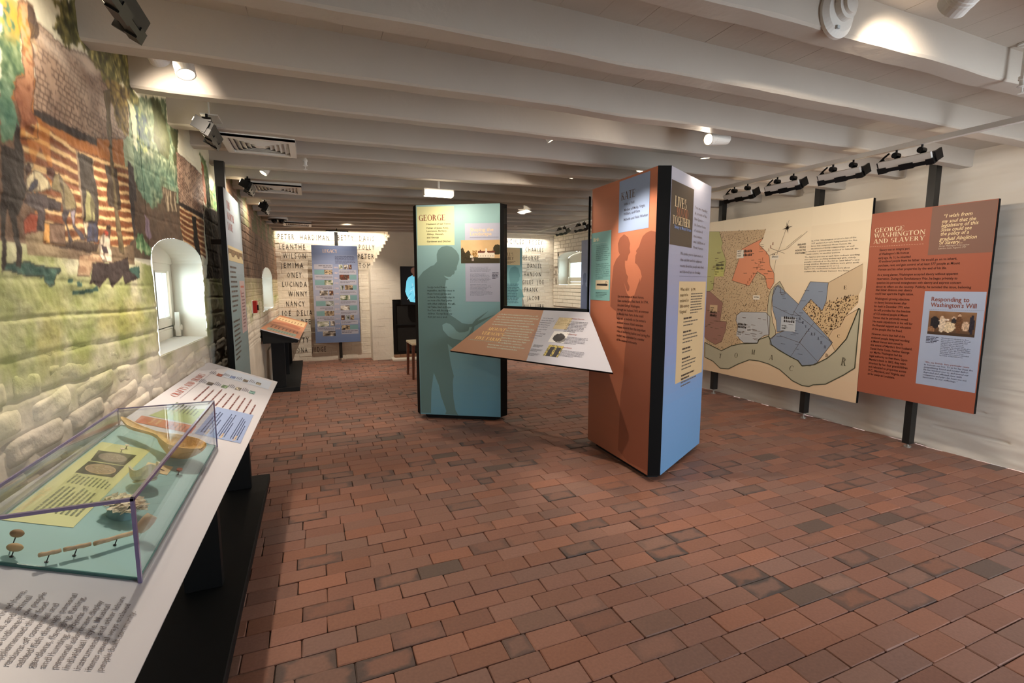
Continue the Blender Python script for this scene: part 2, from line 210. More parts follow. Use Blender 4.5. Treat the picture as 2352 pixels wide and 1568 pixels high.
'u_lines':[(1.633,1.479),(2.699,1.444),(1.602,1.322),(2.618,1.23),(1.57,1.162),(2.611,1.093),(4.917,1.707),(6.49,1.569),(6.19,1.021),(5.648,2.106),(8.216,1.95),(8.587,1.434),(6.815,1.365),(5.723,1.589),(5.423,0.979),(6.237,1.804),(5.695,1.185),(1.556,1.094),(2.739,1.026)],
}
# ------------------------------------------------------------------ helpers
def lin(c):
    a=np.asarray(c,float)/255.
    return np.where(a<=.04045,a/12.92,((a+.055)/1.055)**2.4)
MATS={}
def mat(name,c=(128,128,128),rough=.6,metal=0,noise=None,bump=None,attr=False,spec=.5,emit=None,coat=0):
    if name in MATS: return MATS[name]
    m=bpy.data.materials.new(name); m.use_nodes=True; nt=m.node_tree; b=nt.nodes['Principled BSDF']
    b.inputs['Roughness'].default_value=rough; b.inputs['Metallic'].default_value=metal
    b.inputs['Specular IOR Level'].default_value=spec; b.inputs['Coat Weight'].default_value=coat
    L=nt.links.new; src=None
    if attr:
        a=nt.nodes.new('ShaderNodeAttribute'); a.attribute_name='Col'; src=a.outputs['Color']
    rgb=tuple(lin(c))+(1,); b.inputs['Base Color'].default_value=rgb
    tc=nt.nodes.new('ShaderNodeTexCoord')
    if noise:
        sc,amt=noise
        n=nt.nodes.new('ShaderNodeTexNoise'); n.inputs['Scale'].default_value=sc; n.inputs['Detail'].default_value=5
        L(tc.outputs['Object'],n.inputs['Vector'])
        mr=nt.nodes.new('ShaderNodeMapRange'); mr.inputs[1].default_value=.3; mr.inputs[2].default_value=.7; mr.inputs[3].default_value=1-amt; mr.inputs[4].default_value=1+amt*.5
        L(n.outputs['Fac'],mr.inputs[0])
        mx=nt.nodes.new('ShaderNodeMix'); mx.data_type='RGBA'; mx.blend_type='MULTIPLY'; mx.inputs['Factor'].default_value=1
        if src is None: mx.inputs[6].default_value=rgb
        else: L(src,mx.inputs[6])
        L(mr.outputs[0],mx.inputs[7]); src=mx.outputs[2]
    if src is not None: L(src,b.inputs['Base Color'])
    if bump:
        sc,st=bump
        n=nt.nodes.new('ShaderNodeTexNoise'); n.inputs['Scale'].default_value=sc; n.inputs['Detail'].default_value=6
        L(tc.outputs['Object'],n.inputs['Vector'])
        bp=nt.nodes.new('ShaderNodeBump'); bp.inputs['Strength'].default_value=st; bp.inputs['Distance'].default_value=.01
        L(n.outputs['Fac'],bp.inputs['Height']); L(bp.outputs[0],b.inputs['Normal'])
    if emit:
        ec,es=emit
        b.inputs['Emission Strength'].default_value=es
        if ec=='attr': L(src,b.inputs['Emission Color'])
        else: b.inputs['Emission Color'].default_value=tuple(lin(ec))+(1,)
    MATS[name]=m; return m
def glass(name,tint=(245,250,250),refl=1.0,edge=False):
    m=bpy.data.materials.new(name); m.use_nodes=True; nt=m.node_tree; nt.nodes.clear(); L=nt.links.new
    o=nt.nodes.new('ShaderNodeOutputMaterial'); t=nt.nodes.new('ShaderNodeBsdfTransparent'); t.inputs[0].default_value=tuple(lin(tint))+(1,)
    g=nt.nodes.new('ShaderNodeBsdfGlossy'); g.inputs['Roughness'].default_value=.02
    fr=nt.nodes.new('ShaderNodeFresnel'); fr.inputs[0].default_value=1.45
    mu=nt.nodes.new('ShaderNodeMath'); mu.operation='MULTIPLY'; mu.inputs[1].default_value=refl; L(fr.outputs[0],mu.inputs[0])
    x=nt.nodes.new('ShaderNodeMixShader'); L(mu.outputs[0],x.inputs[0]); L(t.outputs[0],x.inputs[1]); L(g.outputs[0],x.inputs[2]); L(x.outputs[0],o.inputs[0])
    return m
M=dict(
 white=mat('whitewash',(222,213,200),.75,noise=(1.3,.06),bump=(9,.25)),
 beam=mat('painted_timber',(188,178,166),.6,noise=(2,.05),bump=(14,.35)),
 mural=mat('mural_paint',(200,200,180),.7,attr=True,bump=(30,.3)),
 stone=mat('painted_stone',(214,205,192),.8,attr=True,bump=(28,.6)),
 wbrick=mat('whitewashed_brick',(236,228,214),.75,noise=(3,.05),bump=(22,.5)),
 black=mat('black_laminate',(17,19,21),.6,spec=.3,noise=(40,.1)),
 edge=mat('black_edge',(12,12,13),.75,spec=.15),
 postm=mat('dark_bronze_post',(24,23,21),.5),
 printm=mat('printed_ink',(200,200,200),.5,attr=True,spec=.35),
 wplast=mat('white_plastic',(225,222,216),.4),
 frame=mat('cream_paint',(232,224,208),.5,bump=(30,.1)),
 blackm=mat('black_metal',(14,14,15),.35,metal=.4),
 steel=mat('brushed_steel',(185,182,175),.35,metal=.7),
 lens=mat('lit_lens',(255,240,215),.4,emit=((255,236,205),9)),
 bgrey=mat('bench_white',(205,203,210),.45,spec=.4),
 red=mat('red_plastic',(170,25,22),.35),
 dark=mat('dark_interior',(20,17,15),.8,noise=(12,.3)),
 wood=mat('dark_wood',(88,45,28),.45,noise=(18,.3)),
 gourd=mat('dried_gourd',(222,184,128),.6,noise=(22,.22),bump=(35,.4)),
 gourdin=mat('gourd_inside',(240,202,134),.75,noise=(40,.3),bump=(60,.8)),
 ceramic=mat('glazed_stoneware',(214,204,182),.3,noise=(25,.15)),
 shell=mat('oyster_shell',(248,230,200),.5,noise=(60,.2),bump=(70,1)),
 clay=mat('clay_pipe',(205,175,138),.6,noise=(50,.25)),
 bone=mat('bone_bead',(160,124,84),.6,noise=(60,.35)),
 acryl=glass('acrylic_sheet',(248,250,251),.35), pane=glass('window_glass',(240,250,252),.8), clear=glass('clear_glass',(250,252,252),.25),
 acedge=mat('acrylic_edge',(120,108,150),.15,coat=.5),
 gedge=mat('glass_edge',(70,120,115),.15),
)
def link(name,me,parent=None,m=None):
    o=bpy.data.objects.new(name,me); COL.objects.link(o)
    if parent is not None:
        o.parent=parent
        if parent.type=='EMPTY': o.location=-Vector(parent.location)
    return o
class MB:
    def __init__(s): s.v=[]; s.f=[]; s.c=[]; s.sm=False
    def add(s,vs,fs,c=None):
        n=len(s.v); s.v.extend([tuple(map(float,p)) for p in vs]); s.f.extend([tuple(i+n for i in f) for f in fs]); s.c.extend([c]*len(fs)); return s
    def poly(s,pts,c=None): return s.add(pts,[tuple(range(len(pts)))],c)
    def box(s,lo,hi,c=None,mtx=None):
        x0,y0,z0=lo; x1,y1,z1=hi
        vs=[Vector(p) for p in [(x0,y0,z0),(x1,y0,z0),(x1,y1,z0),(x0,y1,z0),(x0,y0,z1),(x1,y0,z1),(x1,y1,z1),(x0,y1,z1)]]
        if mtx is not None: vs=[mtx@v for v in vs]
        return s.add(vs,[(0,3,2,1),(4,5,6,7),(0,1,5,4),(1,2,6,5),(2,3,7,6),(3,0,4,7)],c)
    def bbox(s,lo,hi,b=.004,c=None,mtx=None):
        "box with chamfered upper and lower rims"
        x0,y0,z0=lo; x1,y1,z1=hi; rings=[]
        for z,i in ((z0,b),(z0+b,0),(z1-b,0),(z1,b)):
            r=[Vector(p) for p in [(x0+i,y0+i,z),(x1-i,y0+i,z),(x1-i,y1-i,z),(x0+i,y1-i,z)]]
            rings.append([mtx@v for v in r] if mtx is not None else r)
        return s.loft(rings,True,c)
    def prism(s,poly,z0,z1,c=None):
        n=len(poly); vs=[(x,y,z0) for x,y in poly]+[(x,y,z1) for x,y in poly]
        return s.add(vs,[tuple(range(n-1,-1,-1)),tuple(range(n,2*n))]+[(i,(i+1)%n,n+(i+1)%n,n+i) for i in range(n)],c)
    def loft(s,rings,caps=True,c=None):
        n=len(rings[0]); vs=[p for r in rings for p in r]; fs=[]
        for i in range(len(rings)-1):
            for k in range(n): fs.append((i*n+k,i*n+(k+1)%n,(i+1)*n+(k+1)%n,(i+1)*n+k))
        if caps: fs.append(tuple(range(n-1,-1,-1))); fs.append(tuple(range((len(rings)-1)*n,len(rings)*n)))
        return s.add(vs,fs,c)
    def cyl(s,a,b,r0,r1=None,n=16,c=None):
        a=Vector(a); b=Vector(b); r1=r0 if r1 is None else r1; d=(b-a).normalized(); u=d.orthogonal().normalized(); w=d.cross(u)
        R=lambda p,r:[p+(u*math.cos(t)+w*math.sin(t))*r for t in [2*math.pi*k/n for k in range(n)]]
        return s.loft([R(a,r0),R(b,r1)],True,c)
    def lathe(s,a,d,prof,n=20,c=None):
        a=Vector(a); d=Vector(d).normalized(); u=d.orthogonal().normalized(); w=d.cross(u)
        return s.loft([[a+d*z+(u*math.cos(t)+w*math.sin(t))*max(r,1e-4) for t in [2*math.pi*k/n for k in range(n)]] for z,r in prof],True,c)
    def tube(s,pts,r,n=8,c=None):
        pts=[Vector(p) for p in pts]; rings=[]; r=r if isinstance(r,(list,tuple)) else [r]*len(pts)
        u=None
        for i,p in enumerate(pts):
            d=(pts[min(i+1,len(pts)-1)]-pts[max(i-1,0)]).normalized()
            u=(d.orthogonal() if u is None else (u-d*u.dot(d))).normalized(); w=d.cross(u)
            rings.append([p+(u*math.cos(t)+w*math.sin(t))*r[i] for t in [2*math.pi*k/n for k in range(n)]])
        return s.loft(rings,True,c)
    def mesh(s,name,m):
        me=bpy.data.meshes.new(name); me.from_pydata(s.v,[],s.f); me.materials.append(m)
        if any(c is not None for c in s.c):
            a=me.color_attributes.new('Col','FLOAT_COLOR','CORNER'); cc=lin(np.array([c if c is not None else (128,128,128) for c in s.c],float))
            nl=np.array([len(f) for f in s.f]); arr=np.ones((nl.sum(),4),np.float32); arr[:,:3]=np.repeat(cc,nl,axis=0)
            a.data.foreach_set('color',arr.ravel())
        if s.sm: me.polygons.foreach_set('use_smooth',[True]*len(me.polygons))
        return me
    def obj(s,name,m,parent=None,label=None,kind=None,smooth=False):
        s.sm=smooth; o=link(name,s.mesh(name,m),parent)
        if label: o['label']=label
        if kind: o['kind']=kind
        return o
def thing(name,label,cat,loc=(0,0,0),group=None):
    o=bpy.data.objects.new(name,None); o.empty_display_size=.05; COL.objects.link(o); o.location=loc; o['label']=label; o['category']=cat
    if group: o['group']=group
    return o
def struct(o): o['kind']='structure'; return o
def dup(root,loc,label,quat=None,group=None):
    def cp(o,par):
        c=o.copy(); COL.objects.link(c); c.parent=par
        for ch in o.children: cp(ch,c)
        return c
    r=cp(root,None); r.location=loc; r['label']=label
    if quat is not None: r.rotation_mode='QUATERNION'; r.rotation_quaternion=quat
    if group: r['group']=group
    return r
# value noise
def vnoise(x,y,seed=0):
    x=np.asarray(x,float); y=np.asarray(y,float); xi=np.floor(x).astype(np.int64); yi=np.floor(y).astype(np.int64); xf=x-xi; yf=y-yi
    def hsh(a,b):
        n=(a*374761393+b*668265263+seed*974634777)&0x7fffffff; n=((n^(n>>13))*1274126177)&0x7fffffff; return ((n^(n>>16))&0xffff)/65535.
    u=xf*xf*(3-2*xf); v=yf*yf*(3-2*yf)
    return (hsh(xi,yi)*(1-u)+hsh(xi+1,yi)*u)*(1-v)+(hsh(xi,yi+1)*(1-u)+hsh(xi+1,yi+1)*u)*v
def fbm(x,y,o=4,seed=0):
    a=.5; t=0; s=0
    for k in range(o): t=t+a*vnoise(x*2**k,y*2**k,seed+k); s+=a; a*=.5
    return t/s
def inpoly(X,Y,pts):
    r=np.zeros(X.shape,bool); P=np.array(pts,float)
    idx=np.nonzero((X>=P[:,0].min())&(X<=P[:,0].max())&(Y>=P[:,1].min())&(Y<=P[:,1].max()))
    x=X[idx]; y=Y[idx]; q=np.zeros(x.shape,bool); j=len(P)-1
    for i in range(len(P)):
        xi,yi=P[i]; xj,yj=P[j]
        c=((yi>y)!=(yj>y))&(x<(xj-xi)*(y-yi)/((yj-yi) or 1e-12)+xi); q^=c; j=i
    r[idx]=q; return r
# ------------------------------------------------------------------ lettering
_GL={}
def glyph(ch,bold):
    k=(ch,bold)
    if k in _GL: return _GL[k]
    def mk(t):
        cu=bpy.data.curves.new('tmp_text','FONT'); cu.body=t; cu.resolution_u=1 if not bold else 2; cu.offset=.012 if bold else 0
        ob=bpy.data.objects.new('tmp_text',cu); me=ob.to_mesh(); v=[(p.co.x,p.co.y) for p in me.vertices]; f=[tuple(p.vertices) for p in me.polygons]
        ob.to_mesh_clear(); bpy.data.objects.remove(ob); bpy.data.curves.remove(cu); return v,f
    if ch==' ': r=([],[],.30)
    else:
        v,f=mk(ch); v2,_=mk(ch+'I'); vi,_=mk('I'); i0=min(p[0] for p in vi)
        adv=max(p[0] for p in v2)-(max(p[0] for p in vi)-i0)-i0
        r=(v,f,adv)
    _GL[k]=r; return r
_CAP=None
def capheight():
    global _CAP
    if _CAP is None: _CAP=max(p[1] for p in glyph('H',0)[0])
    return _CAP
def _arc(cx,cy,rx,ry,a0,a1,T,t,n=10):
    o=[];i=[]
    for k in range(n+1):
        a=math.radians(a0+(a1-a0)*k/n); w=t+(T-t)*abs(math.cos(a))
        o.append((cx+rx*math.cos(a),cy+ry*math.sin(a))); i.append((cx+(rx-w)*math.cos(a),cy+(ry-t)*math.sin(a)))
    return [(o[k],o[k+1],i[k+1],i[k]) for k in range(n)]
def serif(ch,T=.16,t=.055):
    R=lambda x0,y0,x1,y1:[((x0,y0),(x1,y0),(x1,y1),(x0,y1))]
    st=lambda x,y0=0,y1=1:R(x,y0,x+T,y1)
    sf=lambda x,y,w=T,e=.08:R(x-e,y,x+w+e,y+t)
    stem=lambda x:st(x)+sf(x,0)+sf(x,1-t)
    D=lambda x0,y0,x1,y1,w:[((x0,y0),(x0+w,y0),(x1+w,y1),(x1,y1))]
    g={
    'A':lambda:(D(.08,0,.36,1,t)+D(.62,0,.33,1,T)+R(.18,.3,.6,.3+t)+sf(.08,0,t)+sf(.62,0,T),.86),
    'B':lambda:(stem(.1)+_arc(.25,.74,.33,.26,-90,90,T,t)+_arc(.25,.26,.38,.28,-90,90,T,t),.72),
    'C':lambda:(_arc(.48,.5,.4,.52,48,312,T,t)+R(.72,.62,.75,1),.84),
    'D':lambda:(stem(.1)+_arc(.25,.5,.5,.5,-90,90,T,t)+R(.2,0,.26,t),.84),
    'E':lambda:(stem(.1)+R(.2,0,.66,t)+R(.2,1-t,.64,1)+R(.2,.5,.48,.5+t)+R(.63,0,.66,.28)+R(.61,.74,.64,1)+R(.46,.4,.49,.64),.74),
    'F':lambda:(stem(.1)+R(.2,1-t,.62,1)+R(.2,.48,.46,.48+t)+R(.6,.72,.63,1)+R(.44,.38,.47,.62),.68),
    'G':lambda:(_arc(.48,.5,.4,.52,50,310,T,t)+R(.72,.64,.75,1)+st(.66,0,.38)+sf(.66,.38),.9),
    'H':lambda:(stem(.1)+stem(.62)+R(.2,.5,.7,.5+t),.88),
    'I':lambda:(stem(.1),.36),
    'J':lambda:(st(.22,.2,1)+sf(.22,1-t)+_arc(.2,.2,.17,.22,180,360,T*.7,t),.46),
    'K':lambda:(stem(.1)+D(.24,.42,.66,1,t)+D(.6,0,.32,.55,T)+sf(.6,0)+sf(.64,1-t,t),.84),
    'L':lambda:(stem(.1)+R(.2,0,.64,t)+R(.62,0,.65,.3),.7),
    'M':lambda:(R(.12,0,.12+t,1)+sf(.12,0,t)+D(.45,0,.14,1,T*.9)+D(.48,0,.78,1,t)+stem(.78),1.06),
    'N':lambda:(R(.12,0,.12+t,1)+sf(.12,0,t)+D(.66,0,.1,1,T)+R(.72,0,.72+t,1)+sf(.72,1-t,t),.88),
    'O':lambda:(_arc(.48,.5,.42,.52,0,360,T,t,20),.96),
    'P':lambda:(stem(.1)+_arc(.25,.72,.36,.28,-90,90,T,t),.7),
    'R':lambda:(stem(.1)+_arc(.25,.74,.34,.26,-90,90,T,t)+D(.58,0,.32,.5,T)+sf(.6,0,T*.6),.82),
    'S':lambda:(_arc(.34,.74,.24,.28,70,250,T*.8,t)+_arc(.34,.27,.26,.29,-110,70,T*.9,t)+R(.55,.7,.58,1)+R(.08,0,.11,.3),.68),
    'T':lambda:(st(.32)+sf(.32,0)+R(.04,1-t,.76,1)+R(.04,.7,.07,1)+R(.73,.7,.76,1),.8),
    'U':lambda:(st(.1,.3)+sf(.1,1-t)+_arc(.42,.32,.32,.34,180,360,T*.8,t)+R(.7,.3,.7+t,1)+sf(.7,1-t,t),.86),
    'V':lambda:(D(.34,0,.06,1,T)+D(.38,0,.68,1,t)+sf(.06,1-t)+sf(.68,1-t,t),.82),
    'W':lambda:(D(.3,0,.06,1,T)+D(.34,0,.56,1,t)+D(.74,0,.46,1,T)+D(.78,0,1.0,1,t)+sf(.06,1-t)+sf(.46,1-t)+sf(1.0,1-t,t),1.14),
    'Y':lambda:(st(.34,0,.45)+sf(.34,0)+D(.36,.42,.06,1,T)+D(.42,.42,.72,1,t)+sf(.06,1-t)+sf(.72,1-t,t),.84),
    "'":lambda:(R(.08,.7,.2,1),.28),' ':lambda:([],.4)}
    return g.get(ch,g[' '])()
class Fr:
    "flat print frame on a surface: u right, v up, small lift along the normal"
    def __init__(s,O,U,V,lift=.0008,flip=False):
        s.O=Vector(O); s.U=Vector(U).normalized(); s.V=Vector(V).normalized(); s.N=s.U.cross(s.V).normalized()*(-1 if flip else 1); s.lift=lift
    def p(s,u,v,l=0): return s.O+s.U*u+s.V*v+s.N*(s.lift+l*.0005)
    def poly(s,mb,pts,c,l=0): mb.poly([s.p(u,v,l) for u,v in pts],c)
    def rect(s,mb,u0,v0,u1,v1,c,l=0): s.poly(mb,[(u0,v0),(u1,v0),(u1,v1),(u0,v1)],c,l)
    def line(s,mb,a,b,w,c,l=1):
        a=np.array(a);b=np.array(b);d=b-a;n=np.array((-d[1],d[0]))/(np.hypot(*d)+1e-9)*w/2
        s.poly(mb,[a-n,b-n,b+n,a+n],c,l)
    def dash(s,mb,a,b,n,w,c,l=1):
        a=np.array(a);b=np.array(b)
        for k in range(n): s.line(mb,a+(b-a)*k/n,a+(b-a)*(k+.6)/n,w,c,l)
    def grad(s,mb,u0,v0,u1,v1,stops,n=24,l=0,nu=1,cu=None):
        vs=[k/n for k in range(n+1)]; xs=[q[0] for q in stops]
        for k in range(n):
            for i in range(nu):
                tm=(vs[k]+vs[k+1])/2; c=np.array([np.interp(tm,xs,[q[1][j] for q in stops]) for j in range(3)])
                if cu: c=cu(c,(i+.5)/nu,tm)
                s.rect(mb,u0+(u1-u0)*i/nu,v0+(v1-v0)*vs[k],u0+(u1-u0)*(i+1)/nu,v0+(v1-v0)*vs[k+1],tuple(c),l)
    def text(s,mb,t,u,v,cap,c,fit=None,bold=0,shear=0,sp=0,l=2,rot=0,face='sans'):
        glyphs=[]; x=0
        if face=='serif':
            for ch in t:
                q,a=serif(ch); glyphs.append((x,q)); x+=a+sp
            tot=max(x-sp,1e-6); sc=cap
        else:
            for ch in t:
                v_,f_,a=glyph(ch,bold); glyphs.append((x,(v_,f_))); x+=a+sp
            tot=max(x-sp,1e-6); sc=cap/capheight()
        sx=(fit/tot if fit else sc); cr,sr=math.cos(rot),math.sin(rot)
        def P(px,py):
            X=(px+shear*py)*sx if face!='serif' else (px+shear*py)*sx
            Y=py*sc
            return s.p(u+X*cr-Y*sr,v+X*sr+Y*cr,l)
        for x0,g in glyphs:
            if face=='serif':
                for q in g: mb.poly([P(x0+a,b) for a,b in q],c)
            elif g[0]: mb.add([P(x0+a,b) for a,b in g[0]],g[1],c)
        return tot*sx
    def para(s,mb,lines,u,v,cap,dv,c,fit=None,longest=None,**k):
        "lines of text downward; fit = width of the longest line"
        n=max(len(x) for x in lines) if longest is None else longest
        for i,t in enumerate(lines):
            if t: s.text(mb,t,u,v-dv*i,cap,c,fit=(fit*len(t)/n if fit else None),**k)
    def bars(s,mb,u0,v0,u1,v1,n,c,h=.5,l=1,words=None,seed=1,rag=.2,align=0):
        r=random.Random(seed); dv=(v1-v0)/n
        for i in range(n):
            w=(u1-u0)*(1-r.random()*rag) if i<n-1 else (u1-u0)*.6
            vv=v0+dv*(i+.5); x=u0 if align==0 else u1-w; e=x+w; q=abs(dv)*h/2
            while x<e-.002:
                ww=min(r.uniform(.9,3.2)*abs(dv)*.9,e-x); s.rect(mb,x,vv-q,x+ww,vv+q,c,l); x+=ww+abs(dv)*.28
    def pic(s,mb,u0,v0,u1,v1,fn,nx=16,ny=12,l=1):
        for i in range(nx):
            for j in range(ny):
                c=fn((i+.5)/nx,(j+.5)/ny); s.rect(mb,u0+(u1-u0)*i/nx,v0+(v1-v0)*j/ny,u0+(u1-u0)*(i+1)/nx,v0+(v1-v0)*(j+1)/ny,tuple(np.clip(c,0,255)),l)
def blotch(pal,seed,fx=4,fy=4):
    pal=np.array(pal,float)
    def f(a,b):
        n=float(np.clip((fbm(np.array(a*fx),np.array(b*fy),3,seed)-.25)*2,0,.999)); i=n*(len(pal)-1); k=int(i); return pal[k]*(1-i+k)+pal[k+1]*(i-k)
    return f
# ------------------------------------------------------------------ room shell
KY=[-1.5,1,2.2,3.2,4.6,6.5,9.2]; KX=[-.80,-.74,-.70,-.66,-.61,-.59,-.533]
wallx=lambda y: np.interp(y,KY,KX)
ZC=2.37   # underside of the ceiling planks
def grid_wall(name,ys,zs,xf,cols,m,hole=None,parent=None):
    Y,Z=np.meshgrid(ys,zs,indexing='ij'); X=xf(Y,Z); ny,nz=Y.shape
    co=np.stack([X,Y,Z],-1).reshape(-1,3)
    i=np.arange(ny-1)[:,None]*nz+np.arange(nz-1)[None]; q=np.stack([i,i+1,i+1+nz,i+nz],-1).reshape(-1,4)
    if hole is not None:
        cy=(Y[:-1,:-1]+Y[1:,1:])/2; cz=(Z[:-1,:-1]+Z[1:,1:])/2; q=q[~hole(cy,cz).ravel()]
    me=bpy.data.meshes.new(name); me.vertices.add(len(co)); me.vertices.foreach_set('co',co.ravel().astype(np.float32))
    me.loops.add(q.size); me.loops.foreach_set('vertex_index',q.ravel().astype(np.int32)); me.polygons.add(len(q)); me.polygons.foreach_set('loop_start',np.arange(0,q.size,4,dtype=np.int32))
    me.polygons.foreach_set('loop_total',np.full(len(q),4,np.int32)); me.update(calc_edges=True); me.polygons.foreach_set('use_smooth',[True]*len(q)); me.materials.append(m)
    if cols is not None:
        C=cols(Y,Z).reshape(-1,3); a=me.color_attributes.new('Col','FLOAT_COLOR','POINT'); arr=np.ones((len(co),4),np.float32); arr[:,:3]=lin(C); a.data.foreach_set('color',arr.ravel())
    return link(name,me,parent)
def arch_hole(y0,y1,z0,zs,zt):
    c=(y0+y1)/2; w=(y1-y0)/2
    return lambda Y,Z:(Y>y0)&(Y<y1)&(Z>z0)&(Z<zs+(zt-zs)*np.sqrt(np.clip(1-((Y-c)/w)**2,0,1)))
WINL=[(2.72,3.63,1.02,1.49,1.60),(6.95,8.20,1.01,1.42,1.58)]
WINR=(7.86,8.93,1.335,1.86,1.975)
# ---- the painted scene on the left wall -------------------------------------------------
def mural(Y,Z):
    wy=(fbm(Y*40,Z*40,3,50)-.5)*.022; wz=(fbm(Y*40,Z*40,3,60)-.5)*.022
    y=Y+wy*.5; z=Z+wz*.5
    n1=fbm(Y*6,Z*6,4,1); n2=fbm(Y*30,Z*30,3,2); n3=fbm(Y*60,Z*14,2,3); n4=fbm(Y*14,Z*60,3,4); lf=fbm(Y*55,Z*55,3,8)
    C=np.empty(Y.shape+(3,)); C[:]=(238,234,208)
    def put(msk,c,amt=None):
        c=np.asarray(c,float)
        if amt is None: C[msk]=c if c.ndim==1 else c[msk]
        else: a=(amt*msk)[...,None]; C[:]=C*(1-a)+c*a
    P=lambda k,w=1: inpoly(Y+wy*w*.6,Z+wz*w*.6,FEAT[k])
    mixc=lambda a,b,t: np.array(a,float)*(1-t[...,None])+np.array(b,float)*t[...,None]
    S01=lambda v,a,b: np.clip((v-a)/(b-a),0,1)
    # lower ground: pale grass running down into bare whitewashed stone
    gz=np.interp(Y,[0,1.6,2.4,3.2,4.5,7,9.2],[1.50,1.50,1.47,1.40,1.40,1.42,1.42])
    gr=mixc((222,217,182),(166,174,108),S01(n1+.25*(n2-.5),.35,.75)); gr=gr*(.92+.16*n4[...,None])
    put(Z<gz,gr)
    band=np.exp(-((Z-1.36)/.05)**2); put(Z<gz,(150,158,96),.45*band*S01(n1,.3,.6))
    yel=S01(fbm(Y*5,Z*9,3,30),.52,.7)*np.exp(-((Z-1.22)/.1)**2); put(Z<gz,(186,172,84),.35*yel)
    fade=S01(Z+.10*(n1-.5)+.03*(n2-.5),.93,1.17); st=mixc((216,206,190),(178,168,152),S01(n1,.4,.8)*.5)
    C[:]=np.where((Z<1.25)[...,None],C*fade[...,None]+st*(1-fade[...,None]),C)
    # foliage helpers
    def leaves(k,dark,mid,lite,w=2.,st_=None):
        m=P(k,w); t=S01(lf*.6+n2*.4,.25,.75)
        c=np.where((t<.5)[...,None],mixc(dark,mid,t*2),mixc(mid,lite,np.clip(t*2-1,0,1))); put(m,c)
    def shingle(k,base,dark,slope,row=.0185,colw=.026):
        m=P(k,.6); e=Z-slope*Y; r=e/row; ri=np.floor(r); fr=r-ri
        jc=(Y/colw+.5*(ri%2)+.2*np.sin(ri*7.)); fc=jc-np.floor(jc)
        c=mixc(base,dark,S01(n1+.5*(fbm(Y*3,Z*7,3,15)-.5),.35,.75))*(.9+.2*n3[...,None])
        put(m,c); ln=((fr<.24)|(fc<.16))&m&(n2>.36); put(ln,(70,52,44),.68)
    def logs(k,kt,kb,n,c1,c2,ph=0):
        m=P(k,.8); a=np.array(FEAT[kt]); b=np.array(FEAT[kb]); zt=np.interp(Y,a[:,0],a[:,1]); zb=np.interp(Y,b[:,0],b[:,1])
        w=(zt-Z)/np.maximum(zt-zb,.02)*n+ph+(n1-.5)*.5+(n4-.5)*.25; f=w-np.floor(w)
        c=np.where((f<.46)[...,None],np.array(c1)*(.9+.2*n4[...,None]),np.array(c2)*(.8+.4*n4[...,None]))
        put(m,c); put(m&((np.abs(f-.46)<.06)|(f<.05)),(88,52,34),.6)
    ins=(Y>1.74)&(Y<2.56)&(Z>1.50)&(Z<1.95); put(ins,mixc((196,126,62),(150,92,50),n2))
    put((Y>2.50)&(Y<3.26)&(Z>1.78)&(Z<2.12),mixc((112,138,112),(176,186,150),n1)); put((Y>2.48)&(Y<3.26)&(Z>1.47)&(Z<=1.80),mixc((78,66,52),(124,104,84),n2))
    put((Y<1.80)&(Z>1.47)&(Z<1.85),mixc((92,74,60),(150,112,84),n2)); put((Y>1.74)&(Y<2.52)&(Z>1.44)&(Z<=1.52),mixc((96,76,60),(190,170,130),n1))
    leaves('u_fol0',(50,82,56),(112,138,98),(164,184,150)); tl=S01(1.93-Z,0,.12)*S01(n1,.3,.6); put(P('u_fol0',2),(92,140,124),.6*tl)
    shingle('u_roof',(172,146,124),(112,88,76),-.03)
    hi=S01(Z,1.93,2.06)*S01(fbm(Y*4,Z*12,3,22),.3,.65); put(P('u_roof',.6),(236,220,200),.75*hi)
    m=P('u_chim'); put(m,mixc((204,160,120),(156,102,74),S01(1.98-Z+.2*(n1-.5),-.05,.12))); put(m&(lf>.62),(120,66,42),.5); put(P('u_chimdk'),(76,64,60),.85)
    logs('u_log','u_logl','u_logb',8.5,(226,190,134),(126,72,38)); put(P('u_log')&(Y<1.93)&(Z>1.62)&(n1>.48),(216,138,62),.5)
    put(P('u_eave',.6),(56,48,46))
    put(P('u_doorf'),(150,128,104)); put(P('u_doorf2'),(150,128,104)); put(P('u_door',.5),(58,50,42)); put(P('u_win',.5),(66,54,42))
    # right of the cabin: haze, foliage, dark gable side
    leaves('u_fol2',(44,58,42),(96,112,84),(178,180,146),3); put(P('u_fol2',3)&(Z>2.0)&(n1>.45),(58,60,30),.8)
    leaves('u_folblue',(44,66,92),(98,122,96),(206,206,120),3)
    put(P('u_fol2',3),(104,146,126),.6*S01(1.98-Z,0,.1)*S01(n1,.2,.5))
    put(P('u_haz',2),(232,230,196),.75); put(P('u_hdr'),(70,62,60))
    leaves('u_fol1',(38,40,24),(94,92,50),(196,184,118),3); put(P('u_fol1',3)&(Z<2.06)&(Y<2.1)&(n2>.5),(228,214,190),.7)
    leaves('u_fol1b',(60,50,30),(124,104,58),(176,154,90),3)
    oc=np.exp(-(((Y-1.78)/.09)**2+((Z-2.07)/.05)**2)); put(np.ones_like(Y,bool)&(lf>.5),(204,150,50),np.clip(oc*1.2,0,.9)*(Y>1.72))
    shingle('u_roof2',(198,166,140),(138,106,86),-.16,.016,.06); put(P('u_eave2',.4),(54,46,42)); logs('u_log2','u_l2','u_l2b',7,(222,186,138),(128,74,42)); put(P('u_door2',.5),(38,34,30))
    put(P('u_dark',2),mixc((84,70,58),(120,96,78),n2)); put(P('u_violet',2),(150,130,146),.9); put(P('u_fence',.6),mixc((186,168,138),(92,78,62),S01(n3,.4,.6)))
